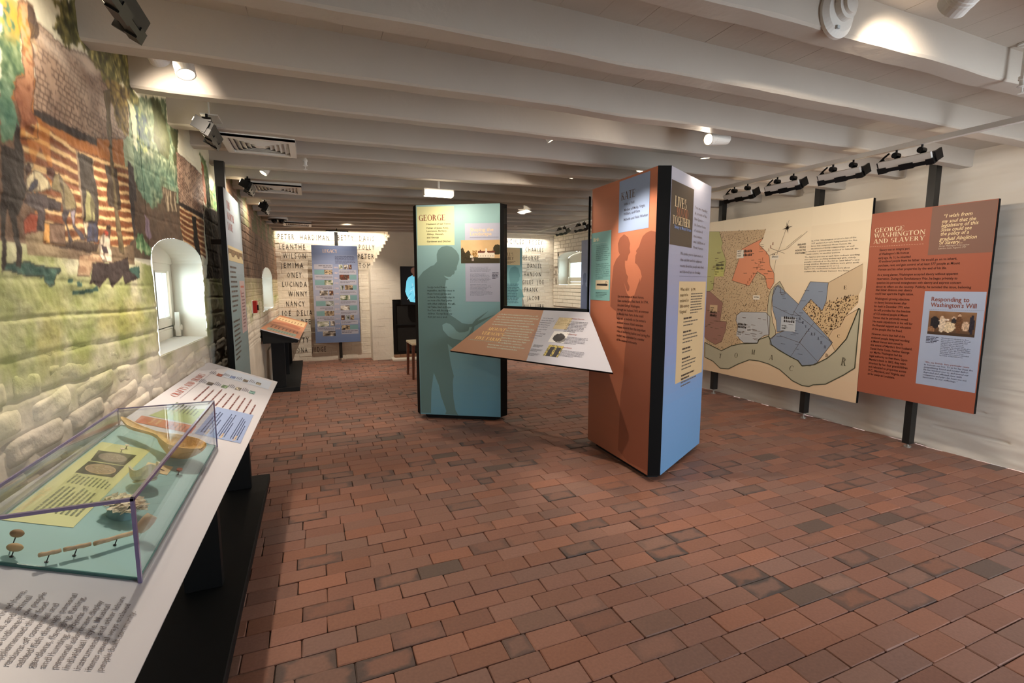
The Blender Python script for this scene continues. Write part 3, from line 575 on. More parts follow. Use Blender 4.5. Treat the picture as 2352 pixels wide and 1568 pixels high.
    leaves('u_fol3',(48,72,40),(110,132,76),(190,196,150),3); put(P('u_chim3',.6),(168,98,60)); leaves('u_fol4',(60,110,90),(130,170,110),(210,214,150),3)
    leaves('u_bush',(60,96,60),(120,160,110),(190,214,160),3)
    m=P('u_dkt',1.5); put(m,mixc((38,34,28),(112,94,72),S01(n3*.7+lf*.3,.35,.7)))
    # trunks
    put(P('u_trunk',.5)|P('u_trunk2',.5),mixc((72,62,44),(128,112,80),n3))
    # ground shadows, figures and animals
    for k in ('u_shad','u_sh4','u_sh5','u_sh6','u_sh7'): put(P(k,.6),mixc((44,72,68),(92,128,110),n2))
    put(P('u_gsh'),(74,58,48)); put(P('u_brk4'),(196,164,130)); put(P('u_brk4')&((np.floor(Z/.02)%2<1)&(n2>.45)),(150,112,84),.6)
    for k,c in (('u_barrel',(170,82,56)),('u_box',(226,166,92)),('u_box2',(138,110,90)),('u_m1leg',(78,66,66)),('u_m1',(222,206,164)),('u_m1blue',(72,74,92)),('u_m1hat',(226,212,172)),('u_m1h',(70,48,38)),('u_m2leg',(74,66,74)),('u_m2leglt',(150,138,146)),('u_m2b',(140,126,90)),('u_m2h',(96,60,48)),('u_w3',(150,146,100)),('u_w3sk',(72,72,92)),('u_w3ap',(214,194,162)),('u_bench4',(66,54,52)),('u_s4',(224,206,182)),('u_s4d',(66,54,62)),('u_s4h',(70,50,40)),('u_s4r',(206,70,46)),('u_horse',(52,44,38))): put(P(k,.4),np.array(c)*(.85+.3*n2[...,None])); 
    # inked outlines
    if min(Y.shape)>3:
        for k in ('u_chim','u_chimdk','u_eave','u_door','u_win','u_barrel','u_box','u_box2','u_m1','u_m1blue','u_m1hat','u_m1h','u_m1leg','u_m2b','u_m2h','u_m2leg','u_m2leglt','u_w3','u_w3sk','u_w3ap','u_s4','u_s4d','u_s4h','u_s4r','u_bench4','u_brk4','u_shad','u_fence','u_door2','u_trunk2','u_trunk','u_roof2','u_roof'):
            m=P(k,.4); e=m&~(np.roll(m,1,0)&np.roll(m,-1,0)&np.roll(m,1,1)&np.roll(m,-1,1)); put(e,(58,42,34),.6)
        fold=P('u_m1')|P('u_m2b')|P('u_w3')|P('u_w3sk')|P('u_s4')|P('u_m2leg')|P('u_horse'); put(fold&(n3>.6),(52,42,40),.45)
    # beyond the blue panel: shingle, bark and a narrow blue-green stream
    far=(Y>4.42)
    b=mixc((160,128,104),(96,78,62),S01(n3*.6+n1*.5,.4,.75)); put(far&(Z>1.42),b); put(far&(Z>1.95)&(n1>.42),(108,112,74),.8)
    put(far&(Y<5.0)&(Z>1.15)&(Z<1.75),mixc((60,70,66),(130,176,166),S01(1.6-Z+.2*(n1-.5),0,.3))); put(far&(Y<5.0)&(Z>1.5)&(Z<1.72),(48,42,40),.7)
    put(far&(Z>1.18)&(Z<1.42)&(Y>5.0),(196,180,148),.7)
    C=np.clip(C,0,255)
    if min(C.shape[:2])>3:
        for _ in range(1):
            C[1:-1]=(C[:-2]+4*C[1:-1]+C[2:])/6; C[:,1:-1]=(C[:,:-2]+4*C[:,1:-1]+C[:,2:])/6
    return C
def relief(Y,Z):
    d=.016*(fbm(Y*3,Z*4,3,70)-.5)+.007*(fbm(Y*9,Z*16,3,71)-.5)+.003*(fbm(Y*40,Z*40,2,72)-.5)
    r=np.abs(((Z+.012*np.sin(Y*3))/.105)%1-.5); k=np.clip((r-.40)/.1,0,1)
    amt=np.clip((1.45-Z)/.5,.15,1)*.010
    br=np.where(Y>4.7,.006,0); ri=np.floor(Z/.072); jb=np.abs(((Y/.22+.5*(ri%2))%1)-.5); rb=np.abs((Z/.072)%1-.5)
    return wallx(Y)+d-k*amt-br*(np.clip((rb-.38)/.12,0,1)+np.clip((jb-.44)/.06,0,1))
ys=np.concatenate([np.arange(-1.45,.9,.08),np.arange(.9,2.7,.0036),np.arange(2.7,3.9,.006),np.arange(3.9,9.17,.012)]); zs=np.concatenate([np.arange(0,.7,.07),np.arange(.7,1.2,.009),np.arange(1.2,2.12,.0042),np.arange(2.12,2.402,.007)])
h1=arch_hole(*WINL[0]); h2=arch_hole(*WINL[1])
wall_left=struct(grid_wall('wall_left',ys,zs,relief,mural,M['mural'],lambda Y,Z:h1(Y,Z)|h2(Y,Z)))
# bare stones along the foot of the painted scene
sb=0
for r in range(6):
    y=.75+random.random()*.12; z0=.735+r*.079
    while y<4.25:
        w=random.uniform(.15,.34); hgt=random.uniform(.072,.083)
        yc,zc=y+w/2,z0+hgt/2
        if not (2.66<yc+.1 and yc-.1<3.7 and z0+hgt>1.0) and not(y>3.55 and y<4.0 and False):
            nu,nv=13,9; u=np.linspace(-1,1,nu); v=np.linspace(-1,1,nv); Uu,Vv=np.meshgrid(u,v,indexing='ij')
            e=random.uniform(3,6); bump=(1-np.abs(Uu)**(2*e))*(1-np.abs(Vv)**6)
            sk=random.uniform(-.012,.012)
            Yg=yc+Uu*w/2*(1-.06*Vv**2)*.97; Zg=zc+Vv*hgt/2*1.02*(1-.10*Uu**6)+sk*Uu
            Xg=wallx(Yg)-.014+bump*random.uniform(.018,.030)*(1-.12*r)+.026*(fbm(Yg*9,Zg*16,4,90+sb)-.5)*bump
            me=bpy.data.meshes.new('stone'); ii=[(a*nv+b,a*nv+b+1,(a+1)*nv+b+1,(a+1)*nv+b) for a in range(nu-1) for b in range(nv-1)]
            me.from_pydata(np.stack([Xg,Yg,Zg],-1).reshape(-1,3).tolist(),[],ii); me.polygons.foreach_set('use_smooth',[True]*len(ii)); me.materials.append(M['stone'])
            a=me.color_attributes.new('Col','FLOAT_COLOR','POINT'); arr=np.ones((nu*nv,4),np.float32); arr[:,:3]=lin(mural(Yg,Zg).reshape(-1,3)*random.uniform(.93,1.05)).clip(0,1); a.data.foreach_set('color',arr.ravel())
            link('stone',me,wall_left); sb+=1
        y+=w+.003
# right wall: long wavering ridges of old whitewash
def relR(Y,Z):
    d=.030*(fbm(Y*1.6,Z*5,4,80)-.5)+.016*(fbm(Y*3.5,Z*22,3,81)-.5)
    zz=Z+.03*(fbm(Y*2,Z*2,2,83)-.5); g=np.abs((zz/.19)%1-.5); d=d-.016*np.clip((g-.45)/.05,0,1)*(fbm(Y*1.5,Z*6,2,84)>.48)
    return 4.70+.02*np.sin(Y*.9)-d
hr=arch_hole(*WINR)
wall_right=struct(grid_wall('wall_right',np.concatenate([np.arange(-1.45,.8,.08),np.arange(.8,4.2,.016),np.arange(4.2,9.17,.024)]),np.arange(0,2.405,.0112),relR,None,M['white'],hr))
# back wall with an open doorway (behind the camera)
mb=MB(); mb.box((-.95,-1.45,0),(2.7,-1.3,ZC)); mb.box((3.95,-1.45,0),(4.9,-1.3,ZC)); mb.box((2.7,-1.45,2.2),(3.95,-1.3,ZC)); struct(mb.obj('wall_back',M['white']))
# far wall: backing of mortar plus bricks one by one
mb=MB(); mb.box((-.62,9.13,0),(4.8,9.3,ZC)); wall_far=struct(mb.obj('wall_far',M['wbrick']))
bn=0; fieldb=MB()
def brick_shape(m_,x0,x1,z0,z1,d,axis='y',base=9.135):
    i=.006; j=lambda:random.uniform(-.0025,.0025)
    o=[(x0,z0),(x1,z0),(x1,z1),(x0,z1)]; t=[(x0+i,z0+i+j()),(x1-i,z0+i+j()),(x1-i,z1-i+j()),(x0+i,z1-i+j())]
    f=(lambda p,q:(p[0],base-q,p[1])) if axis=='y' else (lambda p,q:(base-q,p[0],p[1]))
    vs=[f(p,0) for p in o]+[f(p,d*.8) for p in o]+[f(p,d+j()) for p in t]
    return m_.add(vs,[(0,1,5,4),(1,2,6,5),(2,3,7,6),(3,0,4,7),(4,5,9,8),(5,6,10,9),(6,7,11,10),(7,4,8,11),(8,9,10,11)])
spans=[(-.55,.98,True),(3.35,4.70,False)]
for xa,xb,prim in spans:
    r=0; z=.012
    while z<2.36:
        hgt=.064 if r%2 else .068; x=xa-(.11 if r%2 else 0)-random.random()*.03
        while x<xb:
            w=random.choice([.205,.21,.2,.1]); x0=max(x,xa); x1=min(x+w,xb)
            if x1-x0>.03:
                d=random.uniform(.004,.013)
                if bn<300: brick_shape(MB(),x0,x1,z,z+hgt,d).obj('brick',M['wbrick'],wall_far); bn+=1
                else: brick_shape(fieldb,x0,x1,z,z+hgt,d)
            x+=w+.007
        z+=hgt+.006; r+=1
fieldb.obj('brick_field',M['wbrick'],wall_far,kind='stuff')
# right wall bricks around the far window
r=0; z=.9
while z<2.32:
    y=7.55-(.11 if r%2 else 0)
    while y<9.1:
        w=random.choice([.2,.21,.1]); y0=max(y,7.5); y1=min(y+w,9.11)
        cy=np.array([(y0+y1)/2,y0,y1]); cz=np.array([z+.03]*3)
        if y1-y0>.03 and not hr(cy,cz).any() and not hr(cy,cz-.03).any() and not hr(cy,cz+.03).any():
            brick_shape(MB(),y0,y1,z,z+.066,random.uniform(.012,.02),'x',4.70).obj('brick',M['wbrick'],wall_right)
        y+=w+.007
    z+=.073; r+=1
# ------------------------------------------------------------------ windows
def window(n,Wl,y0,y1,z0,zs,zt,sgn,depth,panes,glassz,ga=.06,gb=.06):
    "deep arched opening: reveal, boarded arch, frame, mullions, panes. sgn=-1 left wall, +1 right wall"
    xi=(lambda y:float(wallx(y))+.004) if sgn<0 else (lambda y:4.696)
    N=18; c=(y0+y1)/2; w=(y1-y0)/2; out=[(y0,z0),(y1,z0)]
    out+=[(c+w*math.cos(math.pi*k/N),zs+(zt-zs)*math.sin(math.pi*k/N)) for k in range(N+1)]
    X=(sum(KX[2:4])/2 if sgn<0 else 4.70)+sgn*depth
    mb=MB(); sh=(gb-ga)/2; gr=(ga+gb)/2
    ri=[(xi(y),y,z) for y,z in out]; ro=[(X,c+sh+(y-c)*(1+gr/w),z) for y,z in out]; n_=len(out)
    for k in range(1,n_): mb.poly([ri[k],ri[(k+1)%n_],ro[(k+1)%n_],ro[k]])
    # lip that hides the ragged edge of the wall opening
    lip=[(xi(y)-sgn*.012,c+(y-c)*.985,z0+(z-z0)*.99+.004) for y,z in out]; lo=[(xi(y)-sgn*.004,c+(y-c)*1.04,z0+(z-z0)*1.03-.012) for y,z in out]
    o=mb.obj('window_%d'%n,M['frame'],kind='structure')
    s_=MB(); s_.poly([ri[0],ri[1],ro[1],ro[0]]); s_.obj('sill',M['wplast'],o)
    xa,xb=sorted((X,X+sgn*.04)); Y0,Y1=y0-ga,y1+gb; gz0,gz1=glassz
    fr=MB(); fr.box((xa,Y0,z0-.02),(xb,Y0+.06,zs+.02)); fr.box((xa,Y1-.06,z0-.02),(xb,Y1,zs+.02)); fr.box((xa,Y0+.06,gz1),(xb,Y1-.06,gz1+.05)); fr.box((xa,Y0+.06,gz0-.05),(xb,Y1-.06,gz0)); fr.obj('frame',M['frame'],o)
    t=MB(); pts=[(c+sh+(w+gr)*math.cos(math.pi*k/N),zs+(zt-zs+.02)*math.sin(math.pi*k/N)) for k in range(N+1)]+[(Y0,gz1+.045),(Y1,gz1+.045)]
    t.loft([[(xa+.01,a,b) for a,b in pts],[(xb+.01,a,b) for a,b in pts]]); t.obj('arch_board',M['frame'],o)
    b=MB(); b.box((xa+.008,Y0+.05,z0-.02),(xb,Y1-.05,z0+.055)); b.obj('bottom_board',M['frame'],o); b=MB(); b.box((xa+.006,Y0+.05,z0+.06),(xb,Y1-.05,gz0-.045)); b.obj('bottom_board',M['frame'],o)
    ys_=[Y0+.06+(Y1-Y0-.12)*k/panes for k in range(panes+1)]
    for k in range(1,panes):
        q=MB(); q.box((xa,ys_[k]-.014,gz0),(xb,ys_[k]+.014,gz1)); q.box((xa-.004,ys_[k]-.005,gz0),(xb,ys_[k]+.005,gz1)); q.obj('mullion',M['frame'],o)
    for k in range(panes):
        a0,a1=ys_[k]+.012,ys_[k+1]-.012
        q=MB(); 
        for (p0,p1,p2,p3) in ((a0,gz0,a0+.012,gz1),(a1-.012,gz0,a1,gz1),(a0,gz0,a1,gz0+.012),(a0,gz1-.012,a1,gz1)): q.box((xa+.008,p0,p1),(xb-.008,p2,p3))
        q.obj('sash',M['frame'],o)
        q=MB(); q.box((xa+.018,a0,gz0),(xa+.022,a1,gz1)); q.obj('pane',M['pane'],o)
    # wooden turn-button
    yb=(Y1-.075) if sgn<0 else (Y1-.09); xx=X-sgn*.03
    q=MB(); q.loft([[(xx+dx,yb+hw*sx,z0+zz) for dx,sx in ((-.012,-1),(.012,-1),(.012,1),(-.012,1))] for zz,hw in ((.005,.014),(.04,.018),(.07,.020),(.09,.016),(.14,.010),(.16,.005))]); q.cyl((xx-.02,yb+.008,z0+.06),(xx+.02,yb+.008,z0+.06),.018); q.obj('turn_button',M['wood'] if False else M['frame'],o)
    return o
window(1,wall_left,*WINL[0],-1,.165,3,(1.14,1.44),-.02,.16); window(2,wall_left,*WINL[1],-1,.2,3,(1.13,1.40)); window(3,wall_right,*WINR,1,.26,2,(1.47,1.79))
# ------------------------------------------------------------------ ceiling: planks and beams
mb=MB(); mb.box((-.95,-1.45,2.405),(4.9,9.3,2.42)); ceiling=struct(mb.obj('ceiling',M['beam']))
x=-.9
while x<4.85:
    w=random.uniform(.15,.2); b=MB(); z=ZC+random.uniform(-.0004,.0004); b.bbox((x,-1.45,z),(x+w-(.0012 if random.random()<.35 else .0003),9.25,z+.03),.0008); b.obj('plank',M['beam'],ceiling); x+=w
def soff(X,Y): return 2.2+(.03+.04*min(max((Y-3)/5,0),1))*min(max((X+.6)/2.6,0),1.6)
BY=[-1.1,-.64,-.17,.30,.77,1.235,1.70,2.20,2.65,3.16,3.585,4.07,4.53,5.0,5.46,5.93,6.4,6.87,7.34,7.8,8.25,8.7]
for k,Y in enumerate(BY):
    b=MB(); rings=[]; wd=.085+random.uniform(-.006,.012)
    for i in range(61):
        X=-.82+5.62*i/60; a=.006*(fbm(np.array(X*2.2),np.array(k*3.1),3,5)-.5)*2; c_=.007*(fbm(np.array(X*3),np.array(k*5.3),3,6)-.5)*2; d_=.009*(fbm(np.array(X*2.6),np.array(k*1.7),3,7)-.5)*2; s_=soff(X,Y)+float(d_)
        e=.006+.004*random.random()
        rings.append([(X,Y+float(a)-.002,2.375),(X,Y+float(a),s_+e),(X,Y+float(a)+e,s_),(X,Y+wd+float(c_)-e,s_),(X,Y+wd+float(c_),s_+e),(X,Y+wd+float(c_),2.375)])
    b.loft(rings); b.obj('ceiling_beam',M['beam'],ceiling)
# ------------------------------------------------------------------ brick floor
mb=MB(); mb.box((-.95,-1.45,-.05),(4.95,9.3,-.010)); floor=struct(mb.obj('floor',mat('mortar_bed',(58,44,38),.95,noise=(30,.3))))
def brick_mat():
    m=bpy.data.materials.new('paving_brick'); m.use_nodes=True; nt=m.node_tree; L=nt.links.new; b=nt.nodes['Principled BSDF']; b.inputs['Roughness'].default_value=.62; b.inputs['Specular IOR Level'].default_value=.4
    A=nt.nodes.new('ShaderNodeAttribute'); A.attribute_name='Col'; UV=nt.nodes.new('ShaderNodeAttribute'); UV.attribute_name='Loc'; tc=nt.nodes.new('ShaderNodeTexCoord')
    def mth(op,a,b_=None,c=None):
        n=nt.nodes.new('ShaderNodeMath'); n.operation=op
        for i,v in enumerate((a,b_,c)):
            if v is None: continue
            if isinstance(v,(int,float)): n.inputs[i].default_value=v
            else: L(v,n.inputs[i])
        return n.outputs[0]
    sp=nt.nodes.new('ShaderNodeSeparateColor'); L(UV.outputs['Color'],sp.inputs[0])  # r=u g=v b=burn amount
    def noise(sc,det=4):
        n=nt.nodes.new('ShaderNodeTexNoise'); n.inputs['Scale'].default_value=sc; n.inputs['Detail'].default_value=det; L(tc.outputs['Object'],n.inputs['Vector']); return n.outputs['Fac']
    n1=noise(14); n2=noise(90,6); n3=noise(5)
    du=mth('ABSOLUTE',mth('SUBTRACT',sp.outputs[0],.5)); dv=mth('ABSOLUTE',mth('SUBTRACT',sp.outputs[1],.5)); rim=mth('MAXIMUM',mth('MULTIPLY',du,2),mth('MULTIPLY',dv,2))
    k=mth('ADD',rim,mth('MULTIPLY',mth('SUBTRACT',n1,.5),1.1)); k=mth('ADD',k,mth('MULTIPLY',mth('SUBTRACT',n3,.5),.9))
    mr=nt.nodes.new('ShaderNodeMapRange'); mr.interpolation_type='SMOOTHSTEP'; mr.inputs[1].default_value=.55; mr.inputs[2].default_value=1.0; L(k,mr.inputs[0])
    burn=mth('MULTIPLY',mr.outputs[0],sp.outputs[2])
    x=nt.nodes.new('ShaderNodeMix'); x.data_type='RGBA'; L(burn,x.inputs['Factor']); L(A.outputs['Color'],x.inputs[6]); x.inputs[7].default_value=tuple(lin((78,70,68)))+(1,)
    mr2=nt.nodes.new('ShaderNodeMapRange'); mr2.inputs[1].default_value=.25; mr2.inputs[2].default_value=.75; mr2.inputs[3].default_value=.88; mr2.inputs[4].default_value=1.1; L(n2,mr2.inputs[0])
    y=nt.nodes.new('ShaderNodeMix'); y.data_type='RGBA'; y.blend_type='MULTIPLY'; y.inputs['Factor'].default_value=1; L(x.outputs[2],y.inputs[6]); L(mr2.outputs[0],y.inputs[7]); L(y.outputs[2],b.inputs['Base Color'])
    bp=nt.nodes.new('ShaderNodeBump'); bp.inputs['Strength'].default_value=.2; bp.inputs['Distance'].default_value=.003; L(n2,bp.inputs['Height']); L(bp.outputs[0],b.inputs['Normal'])
    return m
BM=brick_mat()
BC=[(146,104,88),(142,100,85),(150,105,87),(140,103,89),(138,105,92),(143,101,86),(134,102,91),(150,103,84),(144,106,92),(139,101,88)]
def floor_brick(mb_,loc,x0,y0,w,d):
    g=.0015; t=.004; zt=random.uniform(-.002,.002); rj=lambda:random.uniform(-.0018,.0018)
    x1,y1=x0+w-g,y0+d-g; x0+=g; y0+=g; ch=random.uniform(.002,.004)
    o=[(x0+rj(),y0+rj()),(x1+rj(),y0+rj()),(x1+rj(),y1+rj()),(x0+rj(),y1+rj())]; ti=[(x0+ch,y0+ch),(x1-ch,y0+ch),(x1-ch,y1-ch),(x0+ch,y1-ch)]
    tz=[zt+random.uniform(-.0012,.0012) for _ in range(4)]
    cc=.004   # eight-sided top so worn corners read round
    mids=[]; tops=[]
    for k in range(4):
        a=np.array(o[k]);b=np.array(o[(k+1)%4]); u=(b-a)/np.linalg.norm(b-a); mids+=[tuple(a+u*cc),tuple(b-u*cc)]
        a=np.array(ti[k]);b=np.array(ti[(k+1)%4]); u=(b-a)/np.linalg.norm(b-a); tops+=[tuple(a+u*cc*.8)+(tz[k],),tuple(b-u*cc*.8)+(tz[(k+1)%4],)]
    vs=[(p[0],p[1],-.014) for p in mids]+[(p[0],p[1],zt-t*.6) for p in mids]+list(tops)
    fs=[tuple(range(16,24))]+[(r*8+k,r*8+(k+1)%8,r*8+8+(k+1)%8,r*8+8+k) for r in (0,1) for k in range(8)]
    c=np.array(random.choice(BC),float)*random.uniform(.92,1.05); burn=0
    q=random.random()
    if q<.07: burn=random.uniform(.6,1); c=c*.8+np.array((96,80,74))*.2
    elif q<.15: burn=random.uniform(.2,.5)
    elif q<.17: c=np.array((104,86,78))
    mb_.add(vs,fs,tuple(np.clip(c,0,255)))
    for v in vs: loc.append(((v[0]-x0)/max(x1-x0,.01),(v[1]-y0)/max(y1-y0,.01),burn))
def finish(mb_,loc,name,**k):
    o=mb_.obj(name,BM,floor,**k); me=o.data; a=me.color_attributes.new('Loc','FLOAT_COLOR','POINT'); arr=np.ones((len(loc),4),np.float32); arr[:,:3]=np.array(loc); a.data.foreach_set('color',arr.ravel()); return o
def shown(x,y):
    v=Vector((x,y,-1.365)); d=v.dot(_F)
    if d<.2: return None
    px=1176+_f*v.dot(_R)/d; py=784-_f*v.dot(_U)/d
    if not(-60<px<2412 and py<1640): return None
    if x<-.32 : return None
    return 1.365/d**3
bricks=[]; y=-1.3; r=0
while y<9.12:
    d=.1+random.uniform(-.0015,.0015); x=-.8-(.1 if r%2 else 0)-random.random()*.05
    while x<4.72:
        w=.203+random.uniform(-.004,.006)
        if random.random()<.03: w=.1
        bricks.append((x,y,w,d,shown(x+w/2,y+d/2))); x+=w
    y+=d; r+=1
rank=sorted([i for i,b in enumerate(bricks) if b[4] is not None],key=lambda i:-bricks[i][4])[:300]; rs=set(rank)
fm=MB(); fl=[]
for i,b in enumerate(bricks):
    if i in rs:
        m_=MB(); l_=[]; floor_brick(m_,l_,*b[:4]); finish(m_,l_,'brick')
    else: floor_brick(fm,fl,*b[:4])
finish(fm,fl,'brick_field',kind='stuff')
# box-in along the foot of the left wall under the second window
mb=MB(); mb.bbox((-.60,6.95,0),(-.553,8.0,.50),.004); mb.bbox((-.595,8.004,0),(-.553,8.85,.50),.004); o=mb.obj('radiator_cover',M['white']); o['label']='white panelled box against left wall under the far window'; o['category']='cover'
# ------------------------------------------------------------------ chimney and fireplace
mb=MB(); chim=None
c0=MB(); c0.box((1.0,8.86,.10),(2.75,9.13,1.55)); c0.box((1.38,8.88,1.5),(2.4,9.13,ZC)); 
# core is kept clear of the firebox opening
c0=MB(); c0.box((.99,8.82,0),(1.28,9.13,1.58)); c0.box((2.47,8.82,0),(2.77,9.13,1.58)); c0.box((1.28,8.82,1.08),(2.47,9.13,1.58)); c0.box((1.36,8.84,1.58),(2.40,9.13,ZC))
chim=struct(c0.obj('trim_1',M['wbrick']))
z=0.0; r=0
while z<1.60:
    hgt=.066; segs=[(.95,1.31),(2.44,2.80)] if z<1.04 else [(.95,2.80)]
    for a,b in segs:
        x=a; k=0
        while x<b-.01:
            w=min((.21 if (k or r%2) else .10),b-x)
            if b-x-w<.04: w=b-x
            q=MB(); dd=random.uniform(-.002,.003); q.bbox((x+.0005,8.78-dd,z),(x+w-.0005,9.12 if (x==a or x+w>=b-.001) else 8.84,z+hgt+.002),.002); q.obj('brick',M['wbrick'],chim); x+=w; k+=1
    z+=.067; r+=1
for k in range(10):
    z=1.615+k*.0606; a=.95+.037*(k+1)-.02; b=3.75-a
    q=MB(); q.bbox((a,8.80-random.uniform(0,.003),z-.01),(b,9.12,z+.0606),.003); q.obj('corbel_course',M['wbrick'],chim)
q=MB(); q.bbox((1.27,8.80,2.21),(2.48,9.12,ZC),.002); q.obj('chimney_shaft',M['wbrick'],chim)
t=thing('fireplace_screen','black framed screen filling the fireplace opening','screen',(1.88,8.8,.09))
f=MB(); [f.box(*q) for q in (((1.31,8.77,.09),(1.37,8.81,1.05)),((2.38,8.77,.09),(2.44,8.81,1.05)),((1.37,8.77,.99),(2.38,8.81,1.05)),((1.37,8.77,.09),(2.38,8.81,.14)),((1.37,8.775,.60),(2.38,8.805,.62)))]; f.obj('frame',M['blackm'],t)
f=MB(); f.box((1.36,8.80,.1),(2.39,8.815,1.0)); f.obj('panel',M['dark'],t)
he=MB(); he.bbox((1.26,8.50,0.0),(2.5,8.80,.045),.008); hearth=struct(he.obj('trim_2',M['white']))
x=1.31
while x<2.42: q=MB(); q.bbox((x,8.66,.045),(x+.10,8.78,.088),.004); q.obj('brick',mat('hearth_brick',(150,110,84),.8,noise=(20,.3)),hearth); x+=.104
# ------------------------------------------------------------------ exhibit boards
INK=(40,34,34); CREAM=(244,218,170)
def fr_px(fr,mb,t,a,b,cap,c,**k): return fr.text(mb,t,a[0],a[1],cap,c,fit=abs(b[0]-a[0]),**k)
G=FEAT
def tower(name,label,vs,faces):
    cx=sum(v[0] for v in vs)/6; cy=sum(v[1] for v in vs)/6
    t=thing(name,label,'exhibit tower',(cx,cy,0))
    ins=lambda k,p:(cx+(p[0]-cx)*k,cy+(p[1]-cy)*k)
    b=MB(); b.prism([ins(.84,v) for v in vs],0,.05); b.obj('plinth',M['black'],t)
    b=MB(); b.prism([ins(.985,v) for v in vs],.045,2.108); b.obj('core',M['edge'],t)
    for k in (1,3,5):
        p,q=Vector(vs[k]).to_2d(),Vector(vs[(k+1)%6]).to_2d(); b=MB(); i0,i1=ins(.95,vs[k]),ins(.95,vs[(k+1)%6])
        e=(q-p).normalized()*.004
        b.prism([tuple(p+e*0),tuple(q-e*0),i1,i0],.045,2.112); b.obj('corner_post',M['edge'],t)
    fo=[]
    for k,col in zip((0,2,4),faces):
        p,q=Vector(vs[k]).to_2d(),Vector(vs[k+1]).to_2d(); i0,i1=ins(.97,vs[k]),ins(.97,vs[k+1])
        b=MB(); b.prism([tuple(p),tuple(q),i1,i0],.047,2.110,col if isinstance(col,tuple) else None); o=b.obj('graphic_panel',M['printm'],t); fo.append(o)
    return t,fo
GV=[(.962,4.778),(1.672,4.359),(1.762,4.41),(1.762,5.24),(1.672,5.29),(.953,4.875)]
KV=[(2.117,3.447),(2.084,2.607),(2.165,2.574),(2.913,2.998),(2.916,3.09),(2.204,3.53)]
TEAL=(134,172,172)
# teal tower
gt,gf=tower('exhibit_tower','tall teal three-sided exhibit tower with a gardener silhouette and a mansion picture',GV,[TEAL,TEAL,TEAL])
fr=Fr((.962,4.778,0),(.710,-.419,0),(0,0,1))
b=MB(); L_=.824
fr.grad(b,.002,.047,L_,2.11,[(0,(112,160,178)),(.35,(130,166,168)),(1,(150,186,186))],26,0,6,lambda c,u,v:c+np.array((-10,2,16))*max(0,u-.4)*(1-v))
fr.poly(b,G['g_sil'],(104,132,130),1); fr.poly(b,G['g_gap'],(134,170,170),2)
yl=G['g_yel']; fr.rect(b,yl[0][0],yl[3][1],yl[1][0],yl[0][1],(222,220,166),1)
pu=G['g_pur']; fr.rect(b,pu[0][0],pu[2][1],L_-.001,pu[0][1],(176,178,196),2)
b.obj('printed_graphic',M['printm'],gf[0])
b=MB(); a=G['g_title']; fr.text(b,'GEORGE',a[0][0],a[0][1],.055,(132,62,48),fit=.27,face='serif',l=3)
for t,p,w in zip(['Husband of Sall Twine','Father of Jesse, Kitty,','Lawrence, Barbary,','Abbay, Hannah,','and George','Gardener and Ditcher'],G['g_sub'][:6],[.24,.222,.205,.17,.12,.24]): fr.text(b,t,p[0],p[1]-.004,.0155,(92,84,56),fit=w,l=3,bold=1)
a=G['g_shape']; fr.text(b,'Shaping the',a[0][0],a[0][1],.03,(240,206,160),fit=.23,l=4,bold=1); fr.text(b,'Landscape',a[0][0],a[2][1],.03,(240,206,160),fit=.212,l=4,bold=1); fr.dash(b,(a[0][0],a[3][1]),(L_-.01,a[3][1]),26,.003,(70,66,80),4)
a=G['g_ptx']; 
for i,t in enumerate(['Enslaved people were a constant','presence near the Mansion, but','they experienced the landscape very','differently than the Washingtons.','','George Washington designed','Mount Vernon\'s landscape to be a','beautiful pleasure ground for his','family and guests, awe-inspiring','the visitors in painting. Enslaved','people appear in the background','going about their daily work.','','Washington hired or used the','Mansion and grounds from the sights','and sounds of labor taking place. He','screened the workspaces with','trees and planted hedges to','shield enslaved people necessary to','tending the many acres to maintain the','grounds and grow the gardens of which','he was so well pleased.']):
    if t: fr.text(b,t,a[0][0],a[0][1]-.0128*i-.004,.0068,(70,70,86),fit=.0058*len(t),l=4)
fr.bars(b,a[3][0],a[3][1]+.01,a[4][0],a[4][1]-.01,5,(70,70,86),.5,4)
a=G['g_body'];b2=G['g_body2']; tx=['George tended flowers,','vegetables, and fruit trees in',"Mount Vernon's gardens and",'orchards. He probably slept in','one room of the New Quarter','with other craftsmen. His wife,','Sall Twine, lived on Dogue',"Run Farm with the couple's",'children. George likely saw','them just once a week.']
for i,t in enumerate(tx): fr.text(b,t,a[0][0],a[0][1]-i*(a[0][1]-b2[1][1])/9,.0195,(36,44,46),fit=.0092*len(t),l=3)
b.obj('lettering',M['printm'],gf[0])
